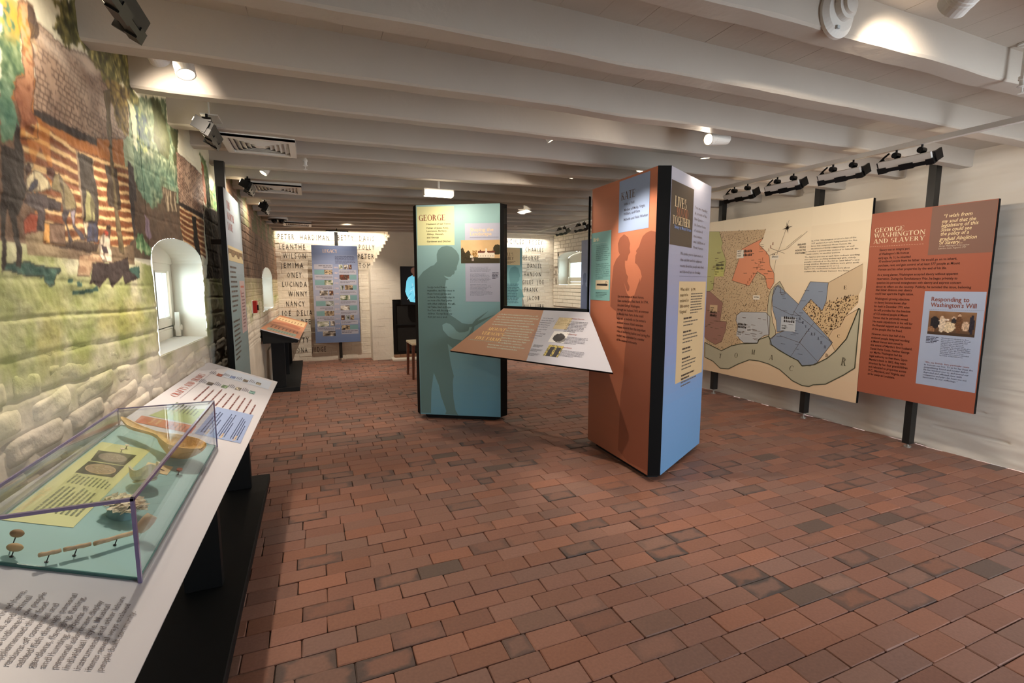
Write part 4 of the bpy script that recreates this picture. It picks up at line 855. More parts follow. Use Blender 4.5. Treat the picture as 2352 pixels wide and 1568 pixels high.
def mansion(u,v):
    c=np.array((228,190,140))*(1-.22*abs(v-.55))+30*(fbm(np.array(u*3),np.array(v*3),3,3)-.5)
    if v<.24+.03*math.sin(u*5): c=np.array((62,54,36))+20*(v)
    tl=.62-.7*u+.08*math.sin(u*40)
    if u<.28 and v<tl and v>.15: c=np.array((58,50,30))*(.8+.5*random.random())
    if (u-.93)**2/.012+(v-.58)**2/.05<1: c=np.array((56,50,30))
    if .30<u<.40 and .25<v<.55 and random.random()<.6: c=np.array((150,110,50))
    if .44<u<.86 and .24<v<.44: c=np.array((238,226,206)) if not(.29<v<.34 and int(u*48)%3==0) else np.array((150,130,110))
    if .43<u<.87 and .44<=v<.53: c=np.array((110,58,44))
    if abs(u-.65)<.08 and v<.40+(.08-abs(u-.65))*1.4 and v>.40: c=np.array((240,230,210))
    if abs(u-.65)<.018 and .5<v<.62: c=np.array((230,220,200))
    if (.49<u<.51 or .79<u<.81) and .52<v<.58: c=np.array((100,50,40))
    if (.28<u<.30 or .32<u<.335) and .10<v<.2: c=np.array((220,200,190))
    if .24<u<.32 and .24<v<.34: c=np.array((225,215,195))
    return c
b=MB(); a=G['g_pic']; fr.pic(b,a[0][0],a[2][1],L_-.001,a[0][1],mansion,64,38,3); b.obj('picture',M['printm'],gf[0])
# terracotta / lavender tower
kt,kf=tower('exhibit_tower','tall three-sided exhibit tower with one terracotta face and one lavender-blue face',KV,[(186,112,84),(150,160,190),(150,160,190)])
fr=Fr((2.117,3.447,0),(-.033,-.84,0),(0,0,1)); b=MB(); L_=.8406
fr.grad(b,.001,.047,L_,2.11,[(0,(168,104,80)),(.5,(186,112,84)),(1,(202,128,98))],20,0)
fr.poly(b,[(min(u,L_-.001),v) for u,v in G['k_child']],(146,86,66),1); fr.poly(b,[(min(u,L_-.001),v) for u,v in G['k_woman']]+[(L_-.001,G['k_woman'][-1][1]),(L_-.001,G['k_woman'][0][1])],(146,86,66),2)
a=G['k_blue']; fr.rect(b,a[0][0],a[3][1],a[1][0],a[0][1],(154,174,212),3); a=G['k_teal']; fr.rect(b,.001,a[2][1],a[1][0],a[0][1],(126,176,176),3)
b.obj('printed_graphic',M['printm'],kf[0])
b=MB(); a=G['k_title']; fr.text(b,'KATE',a[0][0],a[0][1],.053,(92,66,58),fit=a[1][0]-a[0][0],face='serif',l=4)
for t,p,q in zip(['Wife of Will','Mother of Molly, Virgin,','William, and Kate','Midwife and Field Worker'],G['k_sub'][:4],G['k_sub'][4:]): fr.text(b,t,p[0],p[1]-.004,.0175,(70,70,90),fit=q[0]-p[0],l=4,bold=1)
a=G['k_birth']; fr.text(b,'Birth',a[0][0],a[0][1],.03,(240,226,186),fit=.09,l=4,bold=1); fr.dash(b,a[2],a[3],18,.003,(190,220,214),4)
a=G['k_ttx']; 
tl_=['There were 317 babies born to','enslaved women at Mount Vernon','between 1760 and 1799. For each','birth, Mount Vernon midwives','Nelly, Kate, Molly, and Doll, were','typically paid ten shillings, and','the enslaved mothers received','a small blanket for the baby.','','The number of women with births','recorded each year averaged, about','ten per year, and midwives were','paid for their services. Doctors','attended births only in difficult','cases. Kate worked at Muddy Hole','Farm, and she delivered infants on','the outlying farms.']
for i,t in enumerate(tl_):
    if t: fr.text(b,t,a[0][0],a[0][1]-.0155*i-.006,.009,(40,70,72),fit=.0062*len(t),l=4)
fr.bars(b,a[3][0],a[3][1],.26,a[4][1]-.012,4,(60,90,90),.35,4)
tx=['Like most women at Mount Vernon,','Kate worked as a field hand. In 1794,','she asked George Washington,','through her husband, Will, an overseer','at Muddy Hole Farm, if she could','also act as midwife to the estate\'s','enslaved women. Kate\'s assertive','request ensured that this important','role of delivering babies and caring for','mothers was undertaken by a member','of the enslaved community.']
a=G['k_body']
for i,t in enumerate(tx): fr.text(b,t,a[0][0],a[0][1]-i*(a[0][1]-a[2][1])/10,.0175,(58,26,18),fit=.0102*len(t),l=3,bold=1)
b.obj('lettering',M['printm'],kf[0])
b=MB(); a=G['k_pic']; fr.rect(b,a[0][0],a[2][1],a[1][0],a[0][1],(214,198,170),4); w0=a[0][0];h0=a[2][1]
fr.poly(b,[(w0+.015,h0+.032),(w0+.18,h0+.028),(w0+.183,h0+.044),(w0+.15,h0+.046),(w0+.02,h0+.045)],(40,38,40),5); fr.line(b,(w0+.16,h0+.042),(w0+.155,h0+.062),.004,(40,38,40),5); fr.line(b,(w0+.155,h0+.062),(w0+.183,h0+.056),.004,(40,38,40),5); b.obj('picture',M['printm'],kf[0])
fr=Fr((2.165,2.574,0),(.748,.424,0),(0,0,1)); b=MB(); L_=.8598
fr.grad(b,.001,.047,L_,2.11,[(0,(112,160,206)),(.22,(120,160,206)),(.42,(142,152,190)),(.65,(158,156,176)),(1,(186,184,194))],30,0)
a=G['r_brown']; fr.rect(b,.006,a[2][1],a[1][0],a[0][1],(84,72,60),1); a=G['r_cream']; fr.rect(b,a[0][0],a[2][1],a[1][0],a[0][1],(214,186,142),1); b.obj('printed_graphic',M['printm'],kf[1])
b=MB(); a=G['r_lives']
fr.text(b,'LIVES',.075,a[0][1]-.012,.068,(232,206,160),fit=.23,face='serif',l=3); fr.text(b,'BOUND',.115,a[2][1]-.008,.062,(172,112,80),fit=.235,face='serif',l=3); fr.text(b,'TOGETHER',.045,a[4][1]-.014,.054,(232,206,160),fit=.35,face='serif',l=3); fr.text(b,'Slavery at Mount Vernon',a[6][0],a[6][1]-.014,.022,(124,148,196),fit=.34,l=3,bold=1)
a=G['r_tx']; tx=['You are standing','in a room of the','New Quarter—','the former home','of enslaved','men, women,','and children at','Mount Vernon.']
for i,t in enumerate(tx): fr.text(b,t,a[0][0],a[0][1]-i*(a[0][1]-a[2][1])/7-.01,.021,(116,104,100),fit=.0185*len(t),l=3)
a=G['r_tx2']; tx=['We invite you to learn more in','this exhibit and the adjacent','rooms about the people who lived','and labored here in bondage.']
for i,t in enumerate(tx): fr.text(b,t,a[0][0],a[0][1]-i*(a[0][1]-a[2][1])/3-.01,.021,(100,88,88),fit=.0166*len(t),l=3)
fr.dash(b,a[4],(L_-.01,a[4][1]),40,.003,(96,92,100),3)
a=G['r_q']; tx=['What did it','mean to be','enslaved in','18th-century','Virginia?']
for i,t in enumerate(tx): fr.text(b,t,a[0][0],a[0][1]-i*(a[0][1]-a[2][1])/4-.008,.022,(120,96,62),fit=.0168*len(t),l=3,bold=1)
fr.text(b,'By 1799,',a[3][0],a[3][1]-.008,.02,(120,84,46),fit=.1,l=3,bold=1); fr.bars(b,a[3][0],a[3][1]-.02,a[4][0]+.02,a[5][1]-.014,8,(110,98,84),.42,3,seed=4,rag=.1)
y=a[7][1]+.01
for n_,bold in ((1,1),(2,0),(1,1),(3,0),(1,1),(1,0),(1,1),(3,0),(2,1),(2,0)):
    fr.bars(b,a[7][0],y,a[8][0]+(0 if bold else .06),y-.0255*n_,n_,(70,58,50) if bold else (112,100,86),.5 if bold else .36,3,seed=int(y*999),rag=.15); y-=.0255*n_+(.0 if bold else .022)
b.obj('lettering',M['printm'],kf[1])
# connecting rail, glass and reading table between the towers
P0,P1=Vector((1.70,4.33,0)),Vector((2.115,3.475,0)); d=(P1-P0).normalized(); nrm=Vector((d.y,-d.x,0))
t=thing('glass_screen','clear glass screen on a black rail between the two towers','glass screen',(P0+P1)/2)
def beam_between(a,c,z0,z1,w):
    m_=MB(); n_=nrm*w/2; m_.prism([tuple((a-n_).xy),tuple((c-n_).xy),tuple((c+n_).xy),tuple((a+n_).xy)],z0,z1); return m_
beam_between(P0,P1,1.098,1.150,.03).obj('rail',M['blackm'],t); beam_between(P1-d*.008,P1,1.15,2.06,.02).obj('side_channel',M['blackm'],t); beam_between(P0+d*.002,P1-d*.013,1.15,2.06,.010).obj('pane',M['clear'],t)
TO=Vector((1.667,4.257,1.128)); TU=(Vector((2.087,3.417,1.128))-TO).normalized(); TV=Vector((.653,.327,.683)).normalized()
fr=Fr(TO,TU,TV,.001); o_=[(0,0),(.939,0),(1.40,-.566),(-.305,-.566)]
t=thing('reading_table','tilted trapezoid reading table, tan and pale grey, between the two towers','reading table',(1.72,3.75,.75))
b=MB(); N_=fr.N; top=[fr.O+fr.U*u+fr.V*v for u,v in o_]; b.loft([[p-N_*.018 for p in top],top]); b.obj('table_top',M['edge'],t)
b=MB()
for u in (.12,.80):
    a0=TO+TU*u-N_*.019; b.loft([[a0-TU*.01,a0+TU*.01,a0+TU*.01-TV*.25,a0-TU*.01-TV*.25],[p-N_*.05 for p in (a0-TU*.01,a0+TU*.01,a0+TU*.01-TV*.25,a0-TU*.01-TV*.25)]])
b.obj('bracket',M['blackm'],t)
b=MB(); sc=lambda pts:[(u,-v) for u,v in pts]
dv=G['t_div']; du0,du1=dv[0][0],dv[1][0]
fr.poly(b,[o_[0],(du0,0),(du1,-.566),o_[3]],(170,128,104)); fr.poly(b,[(du0,0),o_[1],o_[2],(du1,-.566)],(188,188,200)); b.obj('printed_graphic',M['printm'],t)
b=MB(); a=sc(G['t_title'])
for t_,p,q in (("MOUNT",a[0],a[1]),("VERNON'S",a[2],a[3]),("FIVE FARMS",a[4],a[5])): fr.text(b,t_,p[0],p[1]-.002,.036,(246,212,140),fit=q[0]-p[0],face='serif',shear=.12,l=2)
fr.dash(b,(a[6][0],a[7][1]),a[7],16,.004,(150,190,176),2)
a=sc(G['t_tx']); t1=['In 1799, Mount Vernon consisted of almost 8,000 acres, or 12.5','square miles, divided into five farms, as well as a gristmill and','distillery. Enslaved men, women, and children lived on each','farm under the supervision of an overseer (usually a hired white','man, but sometimes other enslaved men). You are standing in']
for i,x in enumerate(t1): fr.text(b,x,a[0][0],a[0][1]-(a[0][1]-a[2][1])*i/4,.0135,(206,226,208),fit=(a[1][0]-a[0][0])*len(x)/62,l=2,bold=1)
t2=['the New Quarter at Mansion House Farm:','four, barracks-style rooms beside the','Greenhouse where domestic servants','and craftspeople lived. Most enslaved','people at Mount Vernon lived in cabins on','the outlying farms—River, Union, Dogue','Run, and Muddy Hole—and labored in']
for i,x in enumerate(t2): fr.text(b,x,a[4][0],a[4][1]-(a[4][1]-a[6][1])*i/6,.0135,(206,226,208),fit=(a[5][0]-a[4][0])*len(x)/38,l=2,bold=1)
for x,p,w in (('fields growing wheat, corn, and other crops. Many families were',a[8],.42),('separated by their work assignments across the farms.',a[9],.35)): fr.text(b,x,p[0],p[1],.0135,(206,226,208),fit=w,l=2,bold=1)
a=sc(G['t_how']); hw=['How do we learn','about the lives of','enslaved people','at Mount Vernon,','who rarely had','the opportunity','to become','literate and left','few first-hand','accounts?']
for i,x in enumerate(hw): fr.text(b,x,a[0][0],a[0][1]-.01-(a[0][1]-a[2][1])*i/9,.015,(98,98,118),fit=.0074*len(x),l=2)
a=sc(G['t_h'])
for x,p,w in (('Primary Sources',a[0],.125),('Archaeology',a[2],.10),('Oral History',a[4],.09)): fr.text(b,x,p[0],p[1],.0125,(150,72,58),fit=w,l=2,bold=1)
a=sc(G['t_c'])
for k,n_ in ((0,8),(4,6),(8,6)): fr.bars(b,a[k][0],a[k][1],a[k+1][0],a[k+2][1] if k<8 else a[k+2][1],n_,(112,112,124),.45,2,seed=k+3,rag=.12)
for k in range(3): fr.bars(b,a[12][0],a[12][1]-.045*k,a[13][0]-.01,a[12][1]-.045*k-.03,3,(112,112,124),.45,2,seed=k+30,rag=.3)
b.obj('lettering',M['printm'],t)
for key,fn in (('t_p1',lambda u,v:np.array((206,188,152))-(22 if int(v*17)%2==0 and random.random()<.8 and v>.3 else 0)),('t_p2',lambda u,v:np.array((54,50,52))+60*max(0,.3-math.hypot(u-.6,v-.65)) if math.hypot(u-.52,v-.45)<.37 else np.array((226,224,222))-90*(math.hypot(u-.7,v-.3)<.3)),('t_p3',lambda u,v:np.array((46,44,52)) if (abs(u-.3)<.13 or abs(u-.75)<.15) and v<.85 else (np.array((196,176,96)) if random.random()<.55 else np.array((110,104,70))))):
    b=MB(); a=sc(G[key]); fr.pic(b,a[0][0],a[2][1],a[2][0],a[0][1],fn,18,18,2); b.obj('picture',M['printm'],t)
# ------------------------------------------------------------------ boards on posts along the walls
def board(name,label,cat,loc,U,w,z0,z1,thick,core,post=None,group=None):
    U=Vector(U).normalized(); N_=U.cross(Vector((0,0,1))); O=Vector(loc)
    t=thing(name,label,cat,(O+U*w/2+Vector((0,0,0 if post else z0))),group)
    b=MB(); b.prism([tuple((O).xy),tuple((O+U*w).xy),tuple((O+U*w-N_*thick).xy),tuple((O-N_*thick).xy)],z0,z1); b.obj('board',M['edge'],t)
    if post:
        for (u,za,zb,dp) in post:
            b=MB(); c=O+U*u-N_*thick; b.prism([tuple((c-U*.026).xy),tuple((c+U*.026).xy),tuple((c+U*.026-N_*dp).xy),tuple((c-U*.026-N_*dp).xy)],za,zb); p=b.obj('post',M['postm'],t)
            b=MB(); c2=c-N_*(dp/2); b.cyl((c2.x,c2.y,.0),(c2.x,c2.y,za+.002),.009); b.cyl((c2.x,c2.y,0),(c2.x,c2.y,.012),.026); b.obj('foot',M['steel'],p)
    return t,Fr(O,U,(0,0,1),.0012)
# slavery essay board, terracotta
t,fr=board('essay_board','terracotta text board with a brown quotation block, nearest on right wall','exhibit board',(4.5,2.765,0),(0,-1,0),.835,.40,1.957,.028,True,[(.40,.035,2.36,.07)])
b=MB(); fr.rect(b,0,.40,.835,1.957,(170,96,72)); a=G['w_grey']; fr.rect(b,a[0][0],a[2][1],.832,a[0][1],(134,98,84),1); a=G['w_blue']; fr.rect(b,a[0][0],a[2][1],.829,a[0][1],(172,184,208),1); b.obj('printed_graphic',M['printm'],t)
b=MB(); a=G['w_title']
for x,k in (('GEORGE',0),('WASHINGTON',2),('AND SLAVERY',4)): fr.text(b,x,a[k][0],a[k][1],.037,(246,226,190),fit=a[k+1][0]-a[k][0],face='serif',l=2)
fr.dash(b,a[6],a[7],22,.003,(220,180,150),2)
a=G['w_quote']; qs=['\u201cI wish from','my soul that the','legislature of this','State could see','the policy of a','gradual Abolition','of Slavery...\u201d']
for i,x in enumerate(qs): fr.text(b,x,a[2*i][0],a[2*i][1],.026,(244,220,172),fit=a[2*i+1][0]-a[2*i][0],bold=1,shear=.22,l=2)
fr.text(b,'George Washington to his nephew',a[15][0],a[15][1],.012,(226,206,180),fit=.19,l=2,shear=.2); fr.text(b,'Lawrence Lewis, August 4, 1797',a[15][0],a[15][1]-.018,.012,(226,206,180),fit=.17,l=2,shear=.2)
a=G['w_b1']; DK=(52,22,16)
def col(lines,p0,p1,fitw,longest): 
    n_=len(lines)
    for i,x in enumerate(lines): fr.text(b,x,p0[0]+(p1[0]-p0[0])*i/max(n_-1,1),p0[1]+(p1[1]-p0[1])*i/max(n_-1,1),.0185,DK,fit=fitw*len(x)/longest,l=2,bold=1)
col(['Slavery was an integral part','of Washington\'s life from an','early age. At 11, he inherited'],a[0],a[2],.235,29)
col(['10 enslaved people from his father. He would go on to inherit,','purchase, rent, and gain control of at least 577 people at Mount','Vernon and his other properties by the end of his life.'],a[4],a[6],.56,63)
col(['As a young planter, Washington accepted slavery without apparent','reservation. During the Revolutionary War, he began privately to','question his personal entanglement with slavery and express concern','about its effect on the country. Publicly, he avoided the issue, believing'],a[8],a[10],.645,73)
a=G['w_b2']
col(['that bitter divisions over slavery','could tear apart the fragile nation.'],a[0],a[2],.29,36)
col(["Washington's growing objections",'to slavery became known after','his death in December 1799, when','his will provided for the freedom','of 123 enslaved people at Mount','Vernon that he personally owned.','He made stipulations in his will for','the financial support and education','of the people that he freed.'],a[4],a[6],.305,36)
col(['However, more than half of the','enslaved people living and working','at Mount Vernon were owned by',"the estate of Martha's first husband,",'Daniel Parke Custis. Neither George','nor Martha Washington had the','legal authority to free them. Upon',"Martha's death in 1802, they were",'inherited by her four grandchildren','and relocated to properties across','D.C., Maryland, and Virginia, and','as far away as Louisiana.'],a[8],a[10],.32,37)
a=G['w_resp']; fr.text(b,'Responding to',a[0][0],a[0][1],.033,(134,66,46),fit=a[1][0]-a[0][0],l=3,bold=1); fr.text(b,"Washington's Will",a[2][0],a[2][1],.033,(134,66,46),fit=a[3][0]-a[2][0],l=3,bold=1); fr.dash(b,a[4],a[5],30,.003,(150,150,170),3)
a=G['w_cap']; fr.bars(b,a[0][0],a[0][1],a[1][0],a[2][1]-.01,5,(60,60,80),.5,3,rag=.4); 
tx=["Washington's decision to free",'the people he owned at his will','was published nationwide and','celebrated by members of','the Free African American','community. Speaking a week after','his death, Bishop Richard Allen,','founder of the African Methodist','Episcopal Church, praised','Washington in a sermon attended','by many of his followers.']
for i,x in enumerate(tx): fr.text(b,x,a[4][0],a[4][1]-.0135*i-.006,.0085,(70,70,92),fit=.0059*len(x),l=3)
a=G['w_we']; tx=['\u201cWe, my friends, have particular cause','to bemoan our loss. To us he has been the','sympathizing friend and tender father.','He has watched over us, and viewed our','degraded and afflicted state with','compassion and pity—his heart was not','insensible to our sufferings.\u201d']
for i,x in enumerate(tx): fr.text(b,x,a[0][0],a[0][1]-.0205*i-.006,.0125,(146,70,56) if i==0 else (70,66,92),fit=.0076*len(x),l=3,shear=.22)
b.obj('lettering',M['printm'],t)
def bedscene(u,v):
    c=np.array((124,92,66))*(.7+.5*v)+25*(fbm(np.array(u*6),np.array(v*6),3,9)-.5)
    for (cx,cy,rx,ry,col_) in ((.45,.35,.14,.22,(226,204,170)),(.3,.45,.07,.35,(220,200,176)),(.14,.5,.10,.28,(40,36,40)),(.28,.72,.04,.07,(220,190,160)),(.55,.72,.05,.09,(214,180,150)),(.55,.62,.05,.1,(50,46,48)),(.66,.5,.06,.45,(110,74,48)),(.8,.42,.08,.2,(206,176,148)),(.92,.5,.05,.4,(46,42,54)),(.4,.65,.06,.05,(230,210,190)),(.07,.2,.08,.14,(150,110,80)),(.66,.85,.04,.06,(205,170,140))):
        if ((u-cx)/rx)**2+((v-cy)/ry)**2<1: c=np.array(col_)*(.85+.25*random.random())
    if v<.12: c=np.array((74,56,42))
    return c
b=MB(); a=G['w_pic']; fr.pic(b,a[0][0],a[2][1],a[1][0],a[0][1],bedscene,40,26,2); b.obj('picture',M['printm'],t)
# farm map
t,fr=board('map_board','large cream farm map board with coloured fields and a river','exhibit board',(4.5,4.95,0),(0,-1,0),2.183,.288,2.093,.03,True,[(1.648,.06,2.36,.07),(.45,.06,2.36,.07)])
b=MB(); fr.grad(b,0,.288,2.183,2.093,[(0,(230,200,164)),(.3,(236,212,178)),(1,(248,234,206))],10,0,8,lambda c,u,v:c+10*(fbm(np.array(u*6),np.array(v*6),2,4)-.5))
BR=(92,74,56)
polys=(('m_wood',(212,184,146)),('m_wood2',(214,184,140)),('m_grey',(212,188,154)),('m_tan',(222,192,152)),('m_river',(190,184,158)),('m_creek',(200,192,162)),('m_green',(188,186,120)),('m_rose',(168,124,110)),('m_orange',(234,154,116)),('m_mans',(196,198,200)),('m_blue',(142,154,172)))
for i,(k,c) in enumerate(polys): fr.poly(b,G[k],c,1+i*.15)
b.obj('printed_graphic',M['printm'],t)
b=MB()
for k,w,c in (('m_river',.010,(84,84,66)),('m_creek',.005,BR),('m_blue',.004,BR),('m_orange',.004,BR),('m_mans',.005,BR),('m_green',.003,BR),('m_rose',.003,BR),('m_tan',.003,BR)):
    p=G[k]; 
    for i in range(len(p)): 
        if math.dist(p[i],p[(i+1)%len(p)])<.6 or k!='m_river': fr.line(b,p[i],p[(i+1)%len(p)],w,c,4)
a=G['m_lines']
for i in range(0,len(a)-1,2): fr.line(b,a[i],a[i+1],.003,BR,4)
r_=random.Random(5)
for k,n_ in (('m_orange',26),('m_blue',30),('m_green',22),('m_rose',18),('m_mans',30)):
    P=np.array(G[k]); c=P.mean(0)
    for _ in range(n_):
        q=c+(P[r_.randrange(len(P))]-c)*r_.uniform(.1,.8); w=r_.uniform(.02,.07); fr.rect(b,q[0]-w/2,q[1],q[0]+w/2,q[1]+.004,(120,96,76) if k!='m_blue' else (96,98,108),5)
b.obj('map_outline',M['printm'],t)
b=MB()
for k,n_,h_ in (('m_wood',2400,.011),('m_wood2',420,.018),('m_blue',0,0)):
    P=np.array(G[k]); lo=P.min(0);hi=P.max(0); q=RNG.uniform(lo,hi,(int(n_*1.8),2)); ok=inpoly(q[:,0],q[:,1],G[k])
    for o2 in ('m_orange','m_green','m_rose','m_mans','m_blue','m_creek'):
        if k=='m_wood': ok&=~inpoly(q[:,0],q[:,1],G[o2])
    for u,v in q[ok][:n_]:
        s_=h_*RNG.uniform(.5,1.1); fr.poly(b,[(u-s_*.35,v),(u+s_*.35,v+s_*.1),(u+s_*.1,v+s_)],(88,70,54),4)
b.obj('tree_marks',M['printm'],t,kind='stuff')
b=MB(); a=G['m_text']
def mcol(lines,p0,p1,fitw,longest):
    for i,x in enumerate(lines): fr.text(b,x,p0[0]+(p1[0]-p0[0])*i/max(len(lines)-1,1),p0[1]+(p1[1]-p0[1])*i/max(len(lines)-1,1),.0128,(58,48,42),fit=fitw*len(x)/longest,l=5)
v6=lambda k,n_:None
mcol(['In 1799, Washington created a list of the','317 enslaved people living across the five','farms that comprised Mount Vernon. He','documented family relationships, as well'],(a[0][0],a[0][1]+.020),(a[0][0],a[0][1]+.020-(a[0][1]+.020-a[2][1])*.6),.43,42)
mcol(['as whether a person was enslaved to himself, the','Custis estate, or another person.'],(a[2][0],a[2][1]+(a[0][1]+.020-a[2][1])*.2),a[2],.50,48)
mcol(['The figures you see at each farm indicate working','men and boys, working women and girls, elderly','people—identified on the list as "past labor"—and','young children. Enslaved children were given work','assignments as young as 11 or 12.'],(a[4][0],a[4][1]+.004),a[6],.52,49)
mcol(['Explore the touchscreen to learn more about',"enslaved life on Mount Vernon's five farms."],(a[8][0],a[8][1]+.026),a[8],.44,43)
x0,y0=a[10]
for i,x in enumerate(['ENSLAVED','PEOPLE','ACROSS THE','FIVE FARMS']): fr.text(b,x,x0-.075+(10-len(x))*.011,y0-i*.028-.0,.016,(48,40,36),fit=.0112*len(x),l=5,bold=1)
for x,p in zip('TOMACR',G['m_let'][:6]): fr.text(b,x,p[0]-.02,p[1]-.03,.055 if x!='R' else .075,(98,92,76),face='serif',fit=.05,l=5,shear=.15)
for x,p in zip('ECD',G['m_let'][6:9]): fr.text(b,x,p[0]-.012,p[1]-.015,.032,(98,80,60),face='serif',fit=.03,l=5)
for x,p in zip('RIVERFARM',list(G['m_let'][9:12])+[G['m_let'][11]]*0+list(G['m_let'][12:15])): pass
for i,x in enumerate('RIVER'):
    p=(G['m_let'][9][0]+i*.034,G['m_let'][9][1]-i*.035); fr.text(b,x,p[0],p[1],.028,(74,76,88),face='serif',fit=.024,l=5)
for i,x in enumerate('FARM'):
    p=(G['m_let'][12][0]+i*.036,G['m_let'][12][1]-i*.037); fr.text(b,x,p[0],p[1],.028,(74,76,88),face='serif',fit=.024,l=5)
oc=np.array(G['m_orange']).mean(0)
for i,x in enumerate('MUDDY HOLE FARM'): 
    if x!=' ': fr.text(b,x,oc[0]-.16+i*.022,oc[1]-.22+i*.031,.03,(160,90,64),face='serif',fit=.02,l=5)
lb=G['m_lab']; names_=['MUDDY HOLE FARM','GUM SPRINGS','GRISTMILL','RIVER FARM','MANSION HOUSE','FARM','UNION FARM','DOGUE RUN']
for i,nm in enumerate(names_):
    p,q=lb[2*i],lb[2*i+1]; u0,u1=sorted((p[0],q[0])); v0,v1=sorted((p[1],q[1])); 
    if nm in('GUM SPRINGS','GRISTMILL','MUDDY HOLE FARM','MANSION HOUSE','FARM'): fr.rect(b,u0,v0,u1,v1,(238,228,210) if i<3 else (206,206,206),5)
    elif nm=='RIVER FARM': fr.rect(b,u0,v0,u1,v1,(196,202,208),5)
    elif nm=='UNION FARM': fr.rect(b,u0,v0,u1,v1,(222,190,150),5)
    else: fr.rect(b,u0,v0,u1,v1,(206,204,120),5)
    ws=nm.split(' '); 
    for k,w_ in enumerate(ws): fr.text(b,w_,u0+.012,v0+.02+(len(ws)-1-k)*.026,.015,(50,44,40),fit=min(.011*len(w_),u1-u0-.02),l=6,bold=1)
fg=G['m_fig']
for i in range(0,len(fg),2):
    (ua,va),(ub,vb)=fg[i],fg[i+1]; u0,u1=sorted((ua,ub)); v0,v1=sorted((va,vb)); n_=6
    for row in range(2):
        for k in range(n_):
            u=u0+(u1-u0)*(k+.5)/n_; hh=(v1-v0)*(.42 if k in (0,1,4) else .34); v=v0+(v1-v0)*.5*row; w=(u1-u0)/n_*.36
            fr.poly(b,[(u-w,v),(u+w,v),(u+w*.9,v+hh*.72),(u+w*.35,v+hh*.78),(u+w*.3,v+hh),(u-w*.3,v+hh),(u-w*.35,v+hh*.78),(u-w*.9,v+hh*.72)],(44,36,32),6)
s0=G['m_star'][0]
for k in range(8): 
    an=k*math.pi/4+.2; R_=.06 if k%2==0 else .03
    fr.poly(b,[(s0[0]+math.cos(an)*R_,s0[1]+math.sin(an)*R_),(s0[0]+math.cos(an+.7)*.01,s0[1]+math.sin(an+.7)*.01),(s0[0]-math.cos(an)*.004,s0[1]-math.sin(an)*.004),(s0[0]+math.cos(an-.7)*.01,s0[1]+math.sin(an-.7)*.01)],(70,58,46),6)
b.obj('lettering',M['printm'],t)
# timeline board
t,fr=board('timeline_board','slate blue timeline board in front of the lettered far wall','exhibit board',(.018,8.95,0),(1,0,0),.742,.332,2.005,.025,True,[(.405,.05,2.24,.05)])
lg=lambda x,y:(lambda T_:(.742*(x-(876+42*T_))/(389-7*T_),2.005-T_*1.673))((y-235)/833)
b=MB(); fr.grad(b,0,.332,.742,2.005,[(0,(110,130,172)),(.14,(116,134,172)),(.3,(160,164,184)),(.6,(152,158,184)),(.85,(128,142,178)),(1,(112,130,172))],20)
LEGS=[('s',900,1055,395,435),('p',1108,1140,395,435),('p',1148,1185,395,435),('p',1190,1218,395,435),('t',903,985,442,480),('p',985,1053,440,480),('s',1108,1257,440,480),('s',905,1057,485,522),('p',1113,1197,482,525),('t',1200,1260,482,522),('t',908,987,528,570),('p',987,1058,528,570),('s',1115,1260,530,565),('s',910,1060,575,612),('p',1117,1148,570,615),('p',1158,1228,570,612),('t',1228,1262,572,610),('p',948,1018,617,660),('p',1028,1062,617,658),('s',1118,1263,618,652),('s',917,1063,663,700),('p',1120,1205,657,700),('t',1207,1266,658,700),('t',917,998,707,748),('p',998,1067,707,748),('s',1120,1267,705,740),('s',920,1068,755,790),('p',1123,1202,747,788),('t',1203,1268,748,788),('t',922,990,793,833),('p',990,1070,793,833),('s',1123,1270,795,830),('s',925,1072,840,878),('p',1130,1160,832,873),('p',1168,1200,832,873),('p',1208,1240,832,873),('p',930,1027,880,925),('p',1038,1075,880,922),('s',1128,1275,878,912),('s',930,1078,930,968),('p',1133,1205,918,960),('t',1206,1277,918,956),('p',975,1082,965,1010),('s',1133,1280,958,997)]
pb=[]; lt=MB(); rr=random.Random(3)
PAL=[[(40,34,30),(200,180,150),(90,70,50)],[(60,80,50),(170,170,150),(220,220,215)],[(50,46,44),(150,140,130),(230,226,220)],[(120,60,40),(60,40,34),(214,190,160)],[(96,100,84),(190,196,200),(60,64,50)]]
for k,(ty,x0,x1,y0,y1) in enumerate(LEGS):
    (u0,v1),(u1,_),(u2,v0)=lg(x0,y0),lg(x1,y0),lg(x0,y1)
    if ty=='s': fr.rect(b,u0,v0,u1,v1,(172,172,186),1); fr.bars(lt,u0+(.05 if x0<1000 and rr.random()<.6 else .008),v1-.012,u1-.008,v0+.018,rr.choice([2,3]),(84,82,96),.4,2,seed=k,rag=.1,align=1 if x0<1000 else 0)
    elif ty=='t': fr.rect(b,u0,v0,u1,v1,(118,156,160),1)
    else:
        m_=MB(); fr.pic(m_,u0,v0,u1,v1,blotch(PAL[k%5],k,3,3),10,7,2); pb.append(m_)
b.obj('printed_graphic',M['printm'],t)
a=G['l_title']; fr.text(lt,'LEGACY',a[0][0],a[0][1],.058,(240,206,176),fit=a[1][0]-a[0][0],face='serif',l=2); fr.dash(lt,a[2],(.69,a[2][1]),26,.004,(180,180,200),2); fr.bars(lt,.37,1.835,.705,1.695,7,(70,74,100),.4,2,seed=77,rag=.08)
for yr,y in zip(['1800s','1829','1860','1902','1983','1990','1995','2002','2010','2014','2015','2016','2018'],[422,468,512,556,600,645,690,733,778,820,863,905,948]):
    u,v=lg(1064+(y-420)*.034,y); fr.text(lt,yr,u,v-.012,.030,(226,196,180),fit=.075,l=2)
lt.obj('lettering',M['printm'],t)
for m_ in pb: m_.obj('picture',M['printm'],t)
